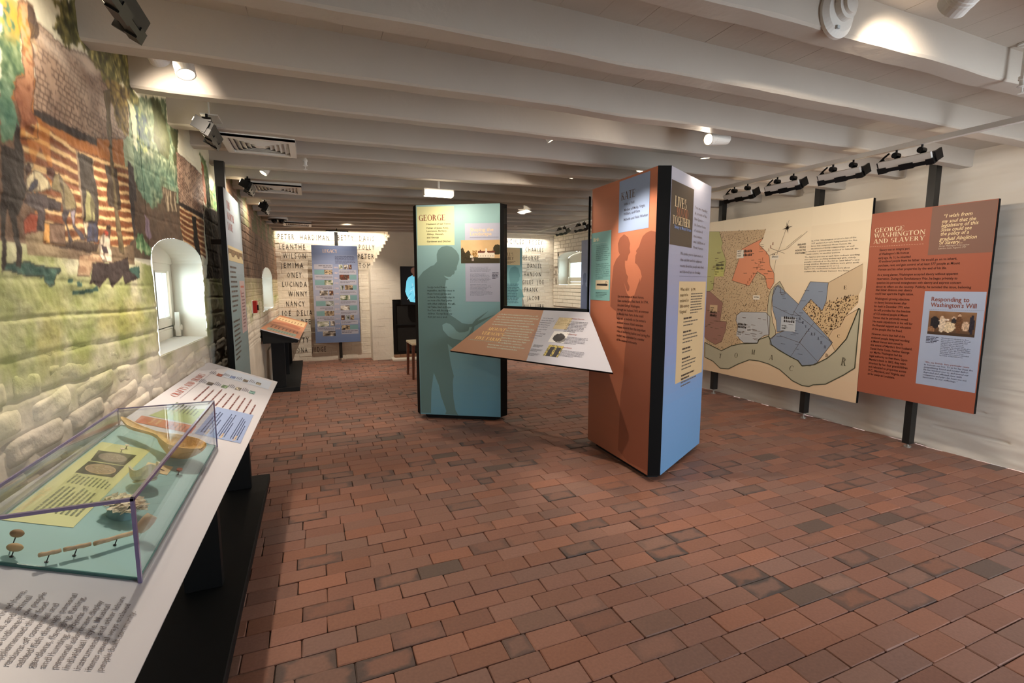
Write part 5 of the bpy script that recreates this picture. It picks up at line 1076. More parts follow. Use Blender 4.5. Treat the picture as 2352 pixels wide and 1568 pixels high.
# tall board at the left wall
t,fr=board('tall_board','narrow-looking pale teal board on a black post along the painted left wall','exhibit board',(-.5,3.66,0),(0,1,0),.79,.42,1.979,.03,True,[(.36,.05,2.21,.06)])
b=MB(); fr.grad(b,0,.42,.79,1.979,[(0,(126,146,146)),(.5,(146,168,170)),(.8,(176,188,200)),(1,(176,196,196))],20,0,6,lambda c,u,v:c+np.array((14,-4,14))*max(0,v-.6)*(1-u)); 
a=G['n_pink']; fr.rect(b,a[0][0],a[2][1]-.0,a[1][0]+.02,a[0][1],(206,180,178),1); b.obj('printed_graphic',M['printm'],t)
b=MB(); fr.text(b,'THE',.09,1.86,.05,(176,96,84),fit=.16,face='serif',l=2); fr.text(b,'NORTH',.09,1.79,.05,(176,96,84),fit=.3,face='serif',l=2); fr.text(b,'LANE',.09,1.72,.05,(176,96,84),fit=.22,face='serif',l=2)
fr.bars(b,.06,1.49,.37,1.16,10,(104,92,84),.38,2,seed=8); fr.bars(b,.06,1.12,.38,.83,9,(104,92,84),.38,2,seed=9); fr.rect(b,.52,1.33,.70,1.345,(206,120,100),2); fr.bars(b,.54,1.30,.72,1.02,11,(150,110,110),.4,2,seed=10); fr.rect(b,.51,1.26,.53,1.31,(196,80,60),2); b.obj('lettering',M['printm'],t)
b=MB(); fr.pic(b,.03,1.515,.76,1.615,lambda u,v:np.array((150,120,84))*(.7+.4*random.random()) if v>.4+.15*math.sin(u*17) and v<.8 else np.array((222,204,160)),40,10,2); b.obj('picture',M['printm'],t)
fb=MB(); fb.prism([(-.60,3.74),(-.53,3.70),(-.53,3.80)],1.62,1.65); fb.obj('bracket',M['blackm'],t)
# family board and silhouette board at the far end
t,fr=board('family_board','teal family board with a cream heading at the far right','exhibit board',(3.16,8.95,0),(1,0,0),.742,.40,2.06,.025,True,[(.37,.05,2.26,.05)])
b=MB(); fr.grad(b,0,.4,.742,2.06,[(0,(92,150,180)),(.35,(120,172,182)),(1,(134,176,176))],16); fr.rect(b,.02,1.72,.69,2.05,(236,206,160),1); 
import itertools
def head(u,v,s,f=1): return [(u+f*s*x,v+s*y) for x,y in [(-.9,-2.2),(-.8,-1.2),(-.35,-.9),(-.45,-.4),(-.55,.2),(-.35,.7),(.1,.9),(.5,.7),(.62,.2),(.72,-.1),(.6,-.2),(.6,-.5),(.35,-.75),(.4,-1.1),(.9,-1.5),(1.1,-2.2)]]
fr.poly(b,head(.56,1.52,.2,1),(104,150,154),1); fr.poly(b,head(.22,1.45,.22,-1),(100,146,152),1.3); b.obj('printed_graphic',M['printm'],t)
b=MB(); fr.text(b,"DOLL'S",.32,1.90,.06,(96,72,52),fit=.23,face='serif',l=2); fr.text(b,'FAMILY',.30,1.82,.06,(96,72,52),fit=.26,face='serif',l=2); fr.bars(b,.33,1.80,.6,1.74,3,(120,96,70),.4,2); fr.bars(b,.05,1.36,.68,.93,14,(50,84,98),.42,2,seed=3,rag=.1); b.obj('lettering',M['printm'],t)
t,fr=board('silhouette_board','slate blue silhouette board on right wall past the window','exhibit board',(4.5,7.66,0),(0,-1,0),.84,.42,2.12,.028,True,[(.42,.05,2.3,.07)])
b=MB(); fr.grad(b,0,.42,.84,2.12,[(0,(120,132,170)),(1,(140,150,180))],10); fr.poly(b,head(.12,1.45,.11,1),(92,102,134),1); fr.poly(b,[(.02,.5),(.30,.5),(.24,1.22),(.02,1.25)],(92,102,134),1.2); fr.poly(b,head(.55,1.4,.16,-1),(92,102,134),1); b.obj('printed_graphic',M['printm'],t)
# ------------------------------------------------------------------ names on the far wall, each a painted word
nm_col=(30,26,24)
def names(fr,wall):
    for k,v in FEAT.items():
        if not k.startswith('N_'): continue
        w=k[2:]; (u0,v0),(u1,v1)=v
        w='      DEE' if w=='CHANDEE' else w.replace('  ',' ').replace(' ','  ')
        b=MB(); n_=len(w); tot=u1-u0; 
        fr.text(b,w,u0,(v0+v1)/2-.004,.088,nm_col,fit=tot,sp=.22,l=0); o=b.obj('painted_name',mat('wall_lettering',nm_col,.7),wall)
names(Fr((0,9.119,0),(1,0,0),(0,0,1),.0005),wall_far)
# ------------------------------------------------------------------ low tilted benches along the left wall
def bench(label,O,S_,T_,ln,dep,y_under,base,legs):
    O=Vector(O); S_=Vector(S_).normalized(); T_=Vector(T_).normalized(); N_=S_.cross(T_); N_=N_ if N_.z>0 else -N_
    t=thing('reading_bench',label,'bench',tuple((O+S_*ln/2+T_*dep/2).xy)+(0,))
    pt=lambda s,tt,r=0:O+S_*s+T_*tt+N_*r
    b=MB(); b.loft([[pt(0,0,-.012),pt(ln,0,-.012),pt(ln,dep,-.012),pt(0,dep,-.012)],[pt(0,0),pt(ln,0),pt(ln,dep),pt(0,dep)]]); top=b.obj('bench_top',M['bgrey'],t)
    b=MB(); i=.02; q=[pt(i,i,-.0125),pt(ln-i,i,-.0125),pt(ln-i,dep-i,-.0125),pt(i,dep-i,-.0125)]; b.loft([[Vector((p.x,p.y,y_under)) for p in q],q]); b.obj('tray',M['black'],t)
    b=MB(); b.bbox(base[0],base[1],.004); b.obj('base',M['black'],t)
    for lo,hi in legs: b=MB(); b.bbox(lo,hi,.003); b.obj('leg',M['black'],t)
    return t,top,pt,S_,T_,N_
a_=.0228; sl_=math.atan(.16/.40)
S1=(-math.sin(a_),-math.cos(a_),0); T1=(-math.cos(a_)*math.cos(sl_),math.sin(a_)*math.cos(sl_),math.sin(sl_))
bt,top,pt,s1,t1,n1=bench('long white tilted bench with the clear case, nearest the camera on the left',(-.245,3.59,.70),S1,T1,3.25,.428,.655,((-.70,.55,0),(-.33,3.63,.05)),[((-.56,yy,.05),(-.42,yy+.05,.70)) for yy in (3.40,2.3,1.2)])
fr=Fr((-.245,3.59,.70),-s1,t1,.0008)
b=MB()
def q4(k,c,l=0): fr.poly(b,[(-s,t) for s,t in FEAT[k]],c,l)
fr.rect(b,-.30,.03,-.055,.30,(200,208,224),0)
q4('b_blue',(150,168,208),1); q4('b_green',(166,178,116),1); q4('b_orange',(196,112,84),1)
b.obj('printed_graphic',M['printm'],top)
b=MB()
fr.text(b,'CRAFTS AND TRADES',-.965,.366,.030,(186,100,84),fit=.60,face='serif',l=2); fr.dash(b,(-.97,.352),(-.12,.352),60,.003,(170,160,170),2); fr.line(b,(-.28,.41),(-.28,.36),.002,(160,160,176),2)
fr.bars(b,-.94,.315,-.60,.035,9,(120,72,70),.2,2,seed=21,rag=.2)
th=FEAT['b_thumbs']
for k in range(8): s_,t_=th[k]; fr.bars(b,-s_-.02,t_+.055,-s_+.07,t_+.02,4,(110,112,130),.4,2,seed=40+k,rag=.35)
for c0,c1,v0,v1 in ((-1.36,-1.0,.185,.14),(-1.36,-1.0,.125,.09),(-1.36,-1.0,.075,.04)): fr.bars(b,c0,v0,c1,v1,4,(70,84,120),.42,2,seed=int(v0*1e4))
for nm,u,v in (('Hoes and',-1.38,.155),('Buttons',-1.38,.10),('Thimbles',-1.38,.05),('Hunting',-1.24,.33),('and Fishing',-1.24,.315),('Food and',-1.40,.345),('Animals',-1.40,.325)): fr.text(b,nm,u,v,.010,(236,206,150),fit=.009*len(nm),l=3,bold=1)
fr.bars(b,-1.18,.35,-1.03,.24,8,(86,94,60),.4,2,seed=51); fr.bars(b,-1.40,.30,-1.33,.22,6,(120,60,44),.4,2,seed=52)
L11=['The objects found here','show us now how','enslaved people lived here,','Seeds, shells, and animal','remains indicate how people','supplemented their food','rations of cornmeal and','salted fish through personal','gardens, foraging, fishing,','and hunting. Objects of','personal adornment display','individual style. Musical','instruments and other leisure','items reveal ways enslaved','people built community.']
for i,x in enumerate(L11): fr.text(b,x,-2.650,.053+.0155*(14-i),.0095,(110,100,104),fit=.0069*len(x),l=2,bold=1)
b.obj('lettering',M['printm'],top)
for k in range(8):
    s_,t_=th[k]; b=MB(); fr.pic(b,-s_-.035,t_-.014,-s_+.035,t_+.014,blotch([[(206,130,110),(120,70,56)],[(150,170,210),(90,100,140)],[(160,146,130),(90,80,70)],[(238,222,190),(60,54,50),(238,222,190)],[(120,110,104),(70,64,60)],[(150,180,140),(60,74,60)],[(236,222,196),(70,64,60),(236,222,196)],[(160,196,190),(80,120,116)]][k],60+k,3,3),10,5,2); b.obj('picture',M['printm'],top)
# clear display case sitting on the bench
ct=thing('display_case','clear acrylic display case with a teal deck on the near bench','case',tuple(pt(1.93,.25)))
cx0,cx1,cy0,cy1,cz=-.366,-.668,1.195,2.110,.918
def bz(x,y): # bench height under a plan point
    d=Vector((x,y,0))-Vector((-.245,3.59,0)); tt=d.dot(Vector((-math.cos(a_),math.sin(a_),0))); return .70+tt*math.tan(sl_)+.001
E=.006
def sheet(x0,y0,x1,y1): # upright sheet resting on the slope
    dx,dy=(E,0) if x0==x1 else (0,E)
    pl=[(x0,y0),(x1,y1),(x1+dx*(1 if x0<-.5 else -1),y1+dy*(1 if y0<1.6 else -1)),(x0+dx*(1 if x0<-.5 else -1),y0+dy*(1 if y0<1.6 else -1))]
    m_=MB(); m_.loft([[(p[0],p[1],bz(*p)) for p in pl],[(p[0],p[1],cz-E) for p in pl]]); return m_
for q in ((cx0,cy0,cx0,cy1),(cx1,cy0,cx1,cy1),(cx0-E,cy0,cx1+E,cy0),(cx0-E,cy1,cx1+E,cy1)): sheet(*q).obj('acrylic_panel',M['acryl'],ct)
b=MB(); b.box((cx1,cy0,cz-E),(cx0,cy1,cz)); b.obj('acrylic_panel',M['acryl'],ct)
e=.0065
for lo,hi in (((cx0-e,cy0,cz-e),(cx0+.0005,cy1,cz+.0005)),((cx1,cy0-.0005,cz-e),(cx0,cy0+e,cz+.0005)),((cx1-.0005,cy0,cz-e),(cx1+e*.6,cy1,cz+.0005)),((cx1,cy1-e*.6,cz-e*.6),(cx0,cy1+.0005,cz+.0005)),((cx0-e,cy0-.0005,bz(cx0,cy0)),(cx0+.0005,cy0+e,cz)),((cx0-e*.6,cy1-e*.6,bz(cx0,cy1)),(cx0+.0005,cy1+.0005,cz)),((cx1-.0005,cy1-e*.6,bz(cx1,cy1)),(cx1+e*.6,cy1+.0005,cz)),((cx1-.0005,cy0,bz(cx1,cy0)),(cx1+e*.6,cy0+e*.6,cz))):
    b=MB(); b.box(lo,hi); b.obj('polished_edge',M['acedge'],ct)
# deck
de=[(cx0-.008,cy0+.008),(cx0-.008,cy1-.008),(cx1+.008,cy1-.008),(cx1+.008,cy0+.008)]
b=MB(); b.loft([[Vector((x,y,bz(x,y)))+n1*.0006 for x,y in de],[Vector((x,y,bz(x,y)))+n1*.0046 for x,y in de]]); dk=b.obj('deck',mat('teal_card',(152,192,190),.6),ct)
b=MB(); 
for (x0,y0),(x1,y1) in zip(de,de[1:]+de[:1]):
    p,q=Vector((x0,y0,bz(x0,y0))),Vector((x1,y1,bz(x1,y1))); d=(q-p).normalized(); w=n1.cross(d)*.0016
    b.loft([[p+w,p-w,p-w+n1*.006,p+w+n1*.006],[q+w,q-w,q-w+n1*.006,q+w+n1*.006]])
b.obj('deck_edge',M['gedge'],ct)
fr=Fr(Vector((-.245,3.59,.70))+n1*.0062,-s1,t1,.0003)
b=MB(); q4('c_yel',(214,214,150),0); fr.rect(b,-1.66,.40,-1.70,.405,(170,206,214),0)
q4('c_pl1',(46,40,36),1); q4('c_pl2',(46,40,36),1); q4('c_photo',(232,206,160),1)
for k,cc in (('c_pl1',(150,134,120)),('c_pl2',(168,140,112))):
    P=np.array(FEAT[k]).mean(0)
    for r_,c in ((.036,(206,170,130) if k=='c_pl2' else (130,120,110)),(.033,cc)): fr.poly(b,[(-P[0]+r_*math.cos(a)*.98,P[1]+r_*math.sin(a)) for a in [2*math.pi*i/26 for i in range(26)]],c,2 if r_>.034 else 3)
    for j in range(26):
        an=random.uniform(0,6.28); rr_=random.uniform(0,.026); u,v=-P[0]+rr_*math.cos(an),P[1]+rr_*math.sin(an); fr.line(b,(u,v),(u+random.uniform(-.008,.008),v+random.uniform(-.008,.008)),.0016,(96,84,74) if j%2 else (206,190,170),4)
P=np.array(FEAT['c_photo']).mean(0)
fr.line(b,(-P[0]-.01,P[1]-.02),(-P[0]+.005,P[1]+.022),.008,(60,52,52),2); fr.line(b,(-P[0]-.02,P[1]-.01),(-P[0]-.005,P[1]+.02),.006,(80,72,70),2)
b.obj('printed_graphic',M['printm'],dk)
b=MB(); fr.text(b,'Handcrafting Pipe',-2.20,.375,.012,(240,216,150),fit=.14,l=2,bold=1); fr.bars(b,-2.18,.362,-2.03,.272,9,(120,124,90),.42,2,seed=71); fr.bars(b,-2.015,.366,-1.955,.272,10,(120,124,90),.42,2,seed=72)
b.obj('lettering',M['printm'],dk)
# exhibits in the case
D0=.0062
def base_at(s,t): return pt(s,t,D0)
def pin(m_,s,t,r,rad=.0011): m_.cyl(pt(s,t,D0),pt(s,t,r),rad,n=8); m_.cyl(pt(s,t,D0),pt(s,t,D0+.001),.0035,n=10)
A=pt(1.588,.40,0); ax=(pt(1.71,.18,0)-A); L0=ax.length; ax.normalize(); sd=n1.cross(ax)
t=thing('gourd_ladle','long carved gourd ladle with a round bowl in the clear case','ladle',tuple(base_at(1.70,.18)))
xs=[0,.012,.03,.05,.07,.09,.11,.13,.15,.17,.19,.21,.23,.25,.27,.285,.30,.31,.318,.322]
wi=np.interp(xs,[0,.012,.05,.09,.13,.165,.20,.25,.29,.31,.322],[.002,.011,.021,.019,.0145,.020,.047,.067,.058,.036,.003]); dp=np.interp(xs,[0,.012,.05,.13,.165,.20,.25,.29,.31,.322],[.002,.008,.017,.013,.018,.04,.06,.05,.028,.003]); hh=np.interp(xs,[0,.06,.13,.2,.322],[.066,.056,.062,.072,.076])
def gring(k,ins,th):
    c=A+ax*(xs[k]+ins*(1 if k<3 else -1 if k>16 else 0))+n1*hh[k]; w=max(wi[k]-ins,.001); d=max(dp[k]-th,.001); n_=11
    return [c+sd*(w*math.cos(math.pi*j/(n_-1)))-n1*(d*math.sin(math.pi*j/(n_-1))) for j in range(n_)]
def open_loft(rings):
    m_=MB(); n_=len(rings[0]); m_.add([p for r in rings for p in r],[(i*n_+j,i*n_+j+1,(i+1)*n_+j+1,(i+1)*n_+j) for i in range(len(rings)-1) for j in range(n_-1)]); return m_
ro=[gring(k,0,0) for k in range(len(xs))]; ri_=[gring(k,.0035,.0045) for k in range(len(xs))]
open_loft(ro).obj('shell',M['gourd'],t,smooth=True); m_=open_loft(ri_); 
for i in range(len(xs)-1):
    m_.poly([ro[i][0],ro[i+1][0],ri_[i+1][0],ri_[i][0]]); m_.poly([ro[i][-1],ri_[i][-1],ri_[i+1][-1],ro[i+1][-1]])
m_.obj('hollow',M['gourdin'],t,smooth=True)
b=MB(); b.cyl(pt(1.64,.275,D0),pt(1.64,.275,.047),.0025,n=8); b.obj('support',M['clear'],t)
# broken cup
t=thing('broken_cup','broken stoneware cup fragment on a pin, under the case edge','cup',tuple(base_at(1.953,.206)))
C0=pt(1.953,.206,.026); axm=(n1*.85+t1*.35-s1*.2).normalized(); um=axm.orthogonal().normalized(); vm=axm.cross(um); rings=[]
m_=MB(); n_=22; prof=[(0,.020),(.006,.030),(.016,.035),(.030,.036),(.046,.037)]
def cring(z,r,top=False): return [C0+axm*(z*(1 if not top else (.72+.28*math.sin(j*.35+.4)**2)))+(um*math.cos(2.0+j*4.4/n_)+vm*math.sin(2.0+j*4.4/n_))*r for j in range(n_+1)]
ro=[cring(z,r,i==4) for i,(z,r) in enumerate(prof)]; rin=[cring(z+.003 if i<2 else z,r-.004,i==4) for i,(z,r) in enumerate(prof)]
for R_,fl in ((ro,0),(rin,1)):
    for i in range(4):
        for j in range(n_): m_.poly([R_[i][j],R_[i][j+1],R_[i+1][j+1],R_[i+1][j]])
for j in range(n_): m_.poly([ro[4][j],ro[4][j+1],rin[4][j+1],rin[4][j]])
for j in (0,n_):
    for i in range(4): m_.poly([ro[i][j],ro[i+1][j],rin[i+1][j],rin[i][j]])
m_.lathe(C0-axm*.004,axm,[(0,.001),(0,.026),(.004,.030),(.006,.024),(.007,.001)],20)
m_.obj('cup_wall',M['ceramic'],t,smooth=True); b=MB(); pin(b,1.953,.206,.024,.0015); b.obj('pin',M['blackm'],t)
# dish of oyster flakes
t=thing('flake_dish','round clear dish heaped with pale shell flakes on a teal stand','dish',tuple(base_at(2.138,.20)))
C0=pt(2.138,.20,0); b=MB(); b.lathe(C0+n1*D0,n1,[(0,.001),(0,.030),(.02,.028),(.022,.001)],24); b.obj('stand',mat('teal_block',(120,158,160),.5),t)
b=MB(); prof=[(.0285,.001),(.0285,.028),(.031,.040),(.037,.049),(.040,.051),(.0405,.050),(.036,.044),(.033,.034),(.0305,.001)]; b.lathe(C0,n1,prof,28); b.obj('dish',M['clear'],t,smooth=True)
b=MB(); rg=random.Random(12)
for k in range(150):
    rr_=.043*math.sqrt(rg.random()); an=rg.uniform(0,6.28); h_=.034+.016*(1-(rr_/.046)**2)*rg.uniform(.6,1); c=C0+s1*(rr_*math.cos(an))+t1*(rr_*math.sin(an))+n1*h_
    u=Vector((rg.uniform(-1,1),rg.uniform(-1,1),rg.uniform(-.2,.2))).normalized(); v=n1.cross(u).normalized(); l=rg.uniform(.008,.015); w=rg.uniform(.006,.010); tn=n1*.0008+u*.0
    o=[c+u*l,c+v*w+u*l*.2,c-u*l*.9+v*w*.3,c-u*l*.5-v*w]; b.loft([o,[p+n1*.0012 for p in o]])
b.obj('shell_flakes',M['shell'],t,kind='stuff')
# clay pipe in three pieces
def pipe(label,a,b2,r,bowl=False):
    s0,t0=a; s2,t2=b2; t=thing('pipe_fragment',label,'pipe',tuple(base_at((s0+s2)/2,(t0+t2)/2)),None)
    m_=MB(); N=7; m_.tube([pt(s0+(s2-s0)*k/N,t0+(t2-t0)*k/N,.026+.0006*math.sin(k*2)) for k in range(N+1)],[.0046*(1+.06*math.sin(k*1.7))*r for k in range(N+1)],12); m_.obj('stem',M['clay'],t,smooth=True)
    if bowl:
        d=Vector(pt(s2,t2,0)-pt(s0,t0,0)).normalized(); up=(n1*.85+d*.5).normalized(); p=pt(s2,t2,.026)-up*.004
        q=MB(); q.lathe(p,up,[(0,.001),(.001,.007),(.006,.011),(.018,.0145),(.032,.0150),(.044,.0125),(.044,.0095),(.03,.010),(.012,.007),(.008,.001)],20); q.obj('bowl',mat('pale_clay',(226,200,166),.6,noise=(50,.2)),t,smooth=True)
    q=MB(); pin(q,(s0+s2)/2,(t0+t2)/2,.023); q.obj('pin',M['blackm'],t)
g_='clay pipe pieces'
pipe('short clay pipe stem, leftmost of the three pipe pieces',(2.388,.262),(2.362,.237),.95); pipe('clay pipe stem, middle one of the three pipe pieces',(2.357,.233),(2.322,.200),1.0); pipe('clay pipe piece that ends in the bowl',(2.318,.194),(2.236,.134),1.08,True)
def blob(label,name,cat,s,t0,r,rad,m_,sx=1.25):
    t=thing(name,label,cat,tuple(base_at(s,t0))); c=pt(s,t0,r); b=MB(); n_=14; rings=[]
    for i in range(1,8):
        a=math.pi*i/8; rings.append([c+s1*(rad*.85*math.sin(a)*math.cos(2*math.pi*j/n_))+t1*(rad*sx*math.sin(a)*math.sin(2*math.pi*j/n_))+n1*(rad*.85*-math.cos(a)) for j in range(n_)])
    b.loft(rings); b.obj('bead',m_,t,smooth=True); b=MB(); pin(b,s,t0,r-rad*.6); b.obj('pin',M['blackm'],t)
blob('round brown bead on a pin, upper of the two beads','bead','bead',2.346,.321,.040,.0095,M['bone']); blob('oval tan bead on a pin, lower of the two beads','bead','bead',2.372,.308,.026,.0095,mat('tan_bead',(190,158,112),.6,noise=(60,.2)),1.45)
for k,(s_,t_) in enumerate(((1.742,.330),(1.704,.329))):
    t=thing('button_stud','small pale stud on a pin, %s'%('nearer of the two studs' if k==0 else 'farther of the two studs'),'button',tuple(base_at(s_,t_))); b=MB(); pin(b,s_,t_,.016,.0013); b.obj('pin',mat('olive_pin',(120,122,84),.5),t); b=MB(); b.lathe(pt(s_,t_,.016),n1,[(0,.001),(.0,.004),(.002,.0065),(.003,.006),(.003,.001)],14); b.obj('head',M['shell'],t)
t=thing('pottery_shard','small red-brown pottery shard on a pin near the gourd bowl','shard',tuple(base_at(1.823,.148))); b=MB(); P_=[(-.011,-.006),(.004,-.008),(.012,-.002),(.011,.007),(-.004,.009),(-.012,.004)]; ctr=pt(1.823,.148,.020); b.loft([[ctr+s1*x+t1*y+n1*0 for x,y in P_],[ctr+s1*x*.96+t1*y*.96+n1*.004 for x,y in P_]]); b.obj('shard_body',mat('red_earthenware',(140,74,54),.7,noise=(60,.2)),t); b=MB(); pin(b,1.823,.148,.020); b.obj('pin',M['blackm'],t)
# far bench with the terracotta top
bt2,top2,pt2,s2,t2,n2=bench('black tilted bench with a terracotta map top by the far wall',(-.168,6.40,.69),(.075,2.58,0),(-.42,.012,.14),2.58,.443,.645,((-.545,6.62,0),(-.20,8.93,.055)),[((-.505,yy,.055),(-.355,yy+.055,.70)) for yy in (6.66,7.62,8.66)])
fr=Fr((-.168,6.40,.69),s2,t2,.0008); b=MB(); fr.rect(b,0,0,2.58,.443,(206,138,100)); fr.poly(b,FEAT['f_cream'],(238,206,160),1); fr.poly(b,FEAT['f_green'],(142,160,146),1)
fr.poly(b,[(1.0,.06),(1.3,.05),(1.5,.15),(1.45,.30),(1.2,.43),(1.05,.40),(1.15,.25)],(178,104,74),1); fr.poly(b,[(.5,.02),(.85,.10),(.95,.36),(.8,.43),(.7,.3)],(186,112,80),1); b.obj('printed_graphic',M['printm'],top2)
b=MB(); 
for k in range(8): fr.bars(b,.46+.0,.385-.045*k,.92,.365-.045*k,1,(130,72,50),.8,2,seed=k)
for k in range(8): fr.bars(b,1.75,.40-.045*k,2.2,.38-.045*k,1,(176,132,90),.7,2,seed=k+9)
fr.bars(b,.1,.36,.36,.08,9,(110,126,116),.3,2,seed=30); b.obj('lettering',M['printm'],top2)
# ------------------------------------------------------------------ ceiling fittings
def washer(name,label,root,parent_light=True,sgn=1,power=9,col=WARM,group=None,aim=(.62,0,-.78)):
    "black wall washer; local +X*sgn faces the wall"
    t=thing(name,label,'light fixture',root,group)
    X,Y,Z=root
    def mtx(tilt): return Matrix.Translation((X,Y,Z-.075))@Matrix.Rotation(tilt*sgn,4,'Y')
    m=mtx(math.radians(-28)); f=lambda x:(x*sgn)
    def bx(b,x0,x1,y0,y1,z0,z1,mt=m):
        a,c=sorted((f(x0),f(x1))); b.box((a,y0,z0),(c,y1,z1),mtx=mt)
    b=MB(); bx(b,-.012,.05,-.15,.15,-.010,.012); bx(b,-.016,.05,-.156,-.146,-.034,.024); bx(b,-.016,.05,.146,.156,-.034,.024); b.obj('housing',M['blackm'],t)
    b=MB(); bx(b,-.030,-.014,-.140,.140,-.014,.030); b.obj('reflector',M['wplast'] if sgn>0 else M['postm'],t)
    b=MB()
    for k,(y0,y1,z0) in enumerate(((-.15,-.11,-.040),(-.11,-.045,-.036),(-.045,.03,-.042),(.03,.10,-.036),(.10,.15,-.042))): bx(b,-.034,.0,y0,y1,z0,-.018 if k%2 else -.006)
    b.obj('baffle',M['blackm'],t)
    for yy in (-.075,.06):
        b=MB(); b.cyl((X-.02*sgn,Y+yy,Z-.032),(X+.02*sgn,Y+yy,Z-.032),.017,n=14); b.cyl((X,Y+yy,Z),(X,Y+yy,Z-.03),.006,n=8); b.cyl((X,Y+yy,Z-.032),(X,Y+yy+.01,Z-.072),.006,n=8); b.obj('clamp',M['blackm'],t)
    b=MB(); b.tube([(X,Y+.10,Z-.01),(X,Y+.13,Z-.03),(X+.005*sgn,Y+.165,Z-.06)],.006); b.obj('arm',M['blackm'],t)
    b=MB(); bx(b,.050,.054,-.15,.15,-.008,.010); b.obj('lens',M['lens'],t)
    d=Vector((aim[0]*sgn,aim[1],aim[2])); light('washer_light','AREA',Vector((X+.075*sgn,Y,Z-.085))-Vector(root)+Vector((0,0,0)),d,power,col,.30,.04,parent=t)
    return t
tk=MB(); tk.box((3.315,.95,2.168),(3.350,7.05,2.196)); o=tk.obj('lighting_track',M['wplast']); o['label']='long white lighting track running below the beams on the right'; o['category']='lighting track'
nth=['nearest','second','third','fourth','fifth','sixth','farthest']
for k,y in enumerate((1.88,2.27,2.70,3.11,3.65,5.69,6.23)): washer('wall_washer','black wall washer on the right track, %s%s'%(nth[k],' one' if k in(0,6) else ' from the near end'),(3.3325,y,2.168),sgn=1,power=(2.8 if k<5 else 6),group='black wall washers')
lw=['large black wall washer at the top left corner of the photo','black wall washer beside the large ceiling vent','black wall washer beside the middle ceiling vent','small black wall washer beyond the middle vent']
for k,(x,y,p_) in enumerate(((-.46,1.745,1.7),(-.455,3.04,2.4),(-.44,4.60,2.2),(-.41,5.78,2))):
    t=washer('wall_washer',lw[k],(x,y,2.216),sgn=-1,power=p_,group='black wall washers',aim=(.55,0,-.83)); b=MB(); b.box((x-.03,y-.07,2.214),(x+.05,y+.07,2.220)); b.cyl((x,y,2.218),(x,y,ZC),.005); b.obj('mount',M['wplast'],t)
def spot(label,loc,d,power,length=.13,r=.036,angle=100,lit=True,col=WARM,group='white spotlights'):
    t=thing('spotlight',label,'light fixture',loc,group); p=Vector(loc); d=Vector(d).normalized(); b=MB()
    b.lathe(p-d*length,d,[(0,.001),(0,r*.8),(.006,r),(length-.05,r),(length-.048,r*1.03),(length-.042,r*1.03),(length-.04,r),(length-.036,r*1.03),(length-.030,r*1.03),(length-.028,r),(length,r),(length,r*.86),(length-.012,r*.82)],24); b.obj('barrel',M['wplast'],t,smooth=False)
    b=MB(); b.lathe(p-d*.011,d,[(0,.001),(0,r*.82),(.002,r*.8),(.003,.001)],20); b.obj('lens',M['lens'],t)
    b=MB(); u=d.cross(Vector((0,0,1))); u=u.normalized() if u.length>.1 else Vector((1,0,0)); c=p-d*length*.45; q=c+u*(r+.012)
    b.box(tuple(q-Vector((.006,.006,.0))),tuple(q+Vector((.006,.006,max(ZC-q.z-.012,.02))))); b.cyl(c+u*(r-.002),c+u*(r+.016),.009,n=10); b.obj('yoke',M['wplast'],t)
    b=MB(); b.cyl((q.x,q.y,ZC-.016),(q.x,q.y,ZC-.001),.035,n=16); b.obj('ceiling_plate',M['wplast'],t)
    light('spot_light','SPOT',d*.012,d,power,col,.02,spot=angle,blend=.6,parent=t)
    return t
spot('white spotlight glowing against a beam at upper left',(-.43,2.41,2.20),(.22,-.32,-1),85,angle=100)
spot('white spotlight lens peeking under a beam at upper left',(-.50,2.34,2.215),(.15,.9,-.45),16,.06)
spot('slim white spotlight above the tall teal wall board',(-.30,4.19,2.185),(-.55,-.25,-.9),22,.14,.03)
spot('white spotlight whose lens shows as a dot, left of the two-colour tower',(1.42,2.79,2.245),(.5,-.1,-.85),75,.10,angle=80)
spot('white spotlight dot just left of the two-colour tower top',(2.05,3.71,2.256),(-.5,.1,-.85),36,.09,angle=150)
spot('white spotlight dot right above the terracotta tower face',(2.447,3.275,2.242),(-.2,.1,-1),26,.09,angle=150)
spot('white spotlight dot above the lavender tower face',(2.632,2.78,2.247),(.1,.1,-1),12,.10,angle=150)
spot('white barrel spotlight lying sideways under a beam at right',(2.25,2.36,2.225),(-.95,-.12,-.16),12,.17)
spot('white spotlight with a bright ring at the top right corner',(1.90,.985,2.225),(.38,.9,-.40),20,.12,.045,angle=100)
spot('white spotlight between the far beams before the timeline board',(.55,7.60,2.305),(-.05,.5,-1),100,.05)  # added lamp, out of sight behind the beams, to brighten the far end
spot('white spotlight between beams in the middle of the room',(.55,5.72,2.30),(-.1,.15,-1),85,.05)  # unseen extra lamp, added to lift the mid-room floor
spot('white spotlight between the far beams before the right corner',(3.2,7.60,2.31),(.3,.3,-1),110,.05)  # added fill lamp, hidden by beams, for the far right corner
t=thing('picture_lamp','slim dark lamp bar on the ceiling above the timeline board','light fixture',(.42,8.62,2.215)); b=MB(); b.bbox((.25,8.605,2.205),(.60,8.64,2.228),.003); b.obj('bar',M['postm'],t); b=MB(); b.box((.26,8.612,2.203),(.59,8.634,2.206)); b.obj('lens',M['lens'],t); b=MB(); b.cyl((.42,8.62,2.228),(.42,8.62,ZC),.008); b.obj('stem',M['postm'],t); light('picture_light','AREA',(0,.0,-.015),(0,.35,-1),3,WARM,.3,.02,parent=t)
t=thing('flood_light','wide white flood light with a glowing face above the teal tower','light fixture',(1.07,4.30,2.15),None)
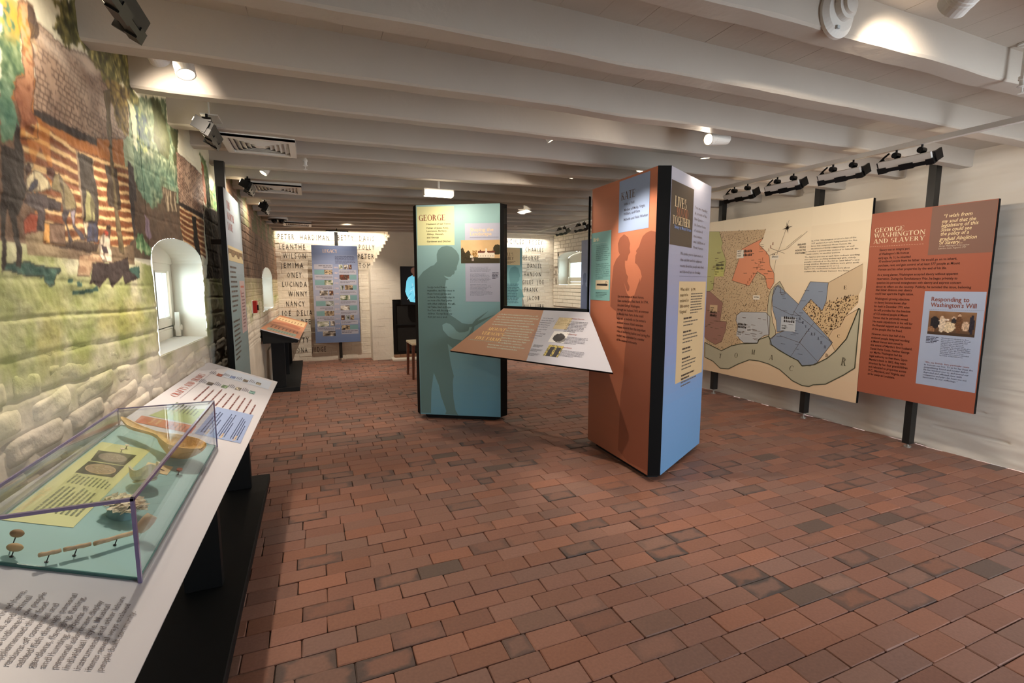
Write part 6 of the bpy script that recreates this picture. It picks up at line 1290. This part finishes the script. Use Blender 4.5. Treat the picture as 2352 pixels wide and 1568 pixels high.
b=MB(); b.bbox((.935,4.265,2.125),(1.20,4.335,2.185),.006); b.cyl((1.07,4.30,2.185),(1.07,4.30,ZC),.012); b.obj('housing',M['wplast'],t); b=MB(); b.box((.945,4.258,2.122),(1.19,4.266,2.165)); b.box((.945,4.266,2.120),(1.19,4.325,2.1245)); b.obj('lens',M['lens'],t)
light('flood','AREA',(0.05,-.02,-.045),(.25,.30,-1),4.5,WARM,.22,.05,parent=t)
# ceiling diffusers
def vent(label,x0,y0,w,z=2.182):
    t=thing('ceiling_vent',label,'vent',(x0+w/2,y0+w/2,z),'square ceiling vents'); x1,y1=x0+w,y0+w; c=MB()
    def ring(b,i0,i1,za,zb,th):
        a=[(x0+i0,y0+i0),(x1-i0,y0+i0),(x1-i0,y1-i0),(x0+i0,y1-i0)]; q=[(x0+i1,y0+i1),(x1-i1,y0+i1),(x1-i1,y1-i1),(x0+i1,y1-i1)]
        for k in range(4):
            p0,p1,q1,q0=a[k],a[(k+1)%4],q[(k+1)%4],q[k]
            b.loft([[(*p0,za),(*p1,za),(*q1,zb),(*q0,zb)],[(*p0,za+th),(*p1,za+th),(*q1,zb+th),(*q0,zb+th)]])
    b=MB(); ring(b,0,.036,z,z-.001,.014); ring(b,0,.004,z,z,ZC-z-.002); b.obj('frame',M['wplast'],t)
    for k in range(5): i=.034+k*.027; b=MB(); ring(b,i,i+.030,z+.022,z+.003,.003); b.obj('louver',M['wplast'],t)
    i=.034+5*.027; b=MB(); b.bbox((x0+i,y0+i,z+.002),(x1-i,y1-i,z+.010),.003); b.obj('center_plate',M['wplast'],t)
    b=MB(); b.box((x0+.02,y0+.02,z+.03),(x1-.02,y1-.02,z+.034)); b.obj('duct_backing',mat('duct_grey',(120,116,110),.7),t)
    return t
vent('large white square ceiling vent, nearest of the three',-.445,3.215,.392); vent('white square ceiling vent, middle one of the three',-.445,4.655,.40); vent('white square ceiling vent, farthest of the three',-.335,7.47,.37,2.185)
def sprinkler(label,loc):
    x,y,z=loc; t=thing('sprinkler',label,'sprinkler',loc); b=MB(); b.lathe((x,y,z),(0,0,1),[(0,.001),(0,.010),(.004,.018),(.006,.018),(.008,.012),(.03,.012),(.031,.016),(.045,.016),(.046,.010),(ZC-z-.01,.010),(ZC-z-.009,.03),(ZC-z-.001,.03)],14); b.obj('head',M['wplast'],t); b=MB(); b.cyl((x,y,z-.022),(x,y,z),.003,n=8); b.cyl((x,y,z-.024),(x,y,z-.021),.013,n=12); b.obj('deflector',M['wplast'],t)
sprinkler('white pendant sprinkler below a beam, left of centre',(-.004,3.83,2.185)); sprinkler('white pendant sprinkler at the right edge of the photo',(2.83,1.18,2.19))
t=thing('alarm_sounder','round white alarm sounder mounted on the nearest beam','alarm',(1.715,1.233,2.284)); b=MB(); b.lathe((1.715,1.236,2.284),(0,-1,0),[(0,.001),(0,.078),(.012,.078),(.026,.062),(.028,.050),(.030,.001)],36); b.obj('base',M['wplast'],t,smooth=False); b=MB(); b.lathe((1.72,1.208,2.297),(0,-1,0),[(0,.001),(0,.046),(.018,.042),(.020,.030),(.030,.028),(.034,.001)],28); b.obj('dome',M['wplast'],t)
b=MB(); b.box((1.690,1.203,2.225),(1.702,1.212,2.235)); b.obj('indicator',mat('clear_led',(190,200,205),.1),t)
t=thing('dome_camera','grey multi-lens dome camera on the far left ceiling','camera',(-.37,7.10,2.19)); b=MB(); b.lathe((-.37,7.10,2.205),(0,0,-1),[(-.16,.001),(-.16,.04),(-.03,.04),(-.028,.11),(.008,.122),(.02,.122),(.022,.115)],28); b.obj('housing',M['wplast'],t); b=MB(); b.lathe((-.37,7.10,2.185),(0,0,-1),[(0,.001),(0,.118),(.014,.110),(.015,.001)],28); b.obj('band',M['blackm'],t)
for k in range(4): 
    an=math.pi/4+k*math.pi/2; b=MB(); b.lathe((-.37+.06*math.cos(an),7.10+.06*math.sin(an),2.172),(0,0,-1),[(0,.001),(0,.036),(.02,.030),(.034,.014),(.037,.001)],14); b.obj('lens_dome',M['blackm'],t,smooth=True)
# fire pull box on the left wall
xw=float(wallx(5.80)); t=thing('fire_pull_box','red fire alarm pull box on the left wall past the blue board','alarm',(xw,5.80,1.11)); b=MB(); b.bbox((xw-.03,5.74,1.045),(xw+.012,5.87,1.185),.003); b.obj('back_box',M['wplast'],t); b=MB(); b.bbox((xw+.012,5.745,1.05),(xw+.05,5.865,1.18),.004); b.obj('red_cover',M['red'],t); b=MB(); b.bbox((xw+.05,5.78,1.08),(xw+.062,5.83,1.135),.003); b.obj('handle',M['blackm'],t)
# timeline post cap and far screen with a lit figure
t=thing('video_screen','tall black video screen showing a figure in a pale blue jacket','screen',(1.90,8.58,.98)); b=MB(); b.bbox((1.43,8.56,.98),(2.36,8.62,1.655),.004); b.obj('housing',M['blackm'],t); b=MB(); b.box((1.86,8.56,.046),(1.94,8.60,.99)); b.box((1.70,8.52,.046),(2.1,8.66,.06)); b.obj('stand',M['blackm'],t)
fr=Fr((1.43,8.56,.98),(1,0,0),(0,0,1),.001); b=MB(); fr.rect(b,.012,.012,.918,.663,(8,8,10)); 
jk=[(.16,.06),(.10,.16),(.075,.24),(.09,.34),(.10,.42),(.13,.48),(.20,.52),(.30,.53),(.42,.50),(.46,.40),(.47,.20),(.44,.05),(.30,.04)]
fr.poly(b,jk,(110,196,222),1)
for k in range(16): x=.11+.022*k; fr.line(b,(x,.10+.07*(k%5)),(x+.05,.15+.06*(k%4)),.008,(60,128,156) if k%2 else (176,232,244),2)
fr.poly(b,[(.24+.06*math.cos(a),.60+.06*math.sin(a)) for a in [2*math.pi*i/18 for i in range(18)]],(92,64,52),1); fr.rect(b,.21,.50,.28,.56,(92,64,52),2)
b.obj('lit_picture',mat('screen_image',(100,150,170),.3,attr=True,emit=('attr',.9)),t)
# wooden chair seen past the teal tower
cx,cy=1.28,6.80
t=thing('wooden_chair','dark wooden chair half hidden behind the teal tower','chair',(cx+.21,cy+.21,0)); b=MB(); b.bbox((cx-.015,cy-.015,.49),(cx+.435,cy+.435,.525),.006); b.obj('seat',mat('pale_seat',(206,190,160),.6),t)
for k,(dx,dy) in enumerate(((0.01,0.01),(.41,0.01),(.01,.41),(.41,.41))): b=MB(); sp=.012; b.loft([[(cx+dx+(sp if dx>.2 else -sp)+q*.014,cy+dy+(sp if dy>.2 else -sp)+w*.014,0) for q,w in ((-1,-1),(1,-1),(1,1),(-1,1))],[(cx+dx+q*.02,cy+dy+w*.02,.49 if dx<.2 else (.95 if dx>.2 else .49)) for q,w in ((-1,-1),(1,-1),(1,1),(-1,1))]]); b.obj('leg',M['wood'],t)
for z in (.62,.75,.88): b=MB(); b.box((cx+.40,cy+.01,z),(cx+.425,cy+.42,z+.055)); b.obj('back_slat',M['wood'],t)
S.cycles.transparent_max_bounces=24
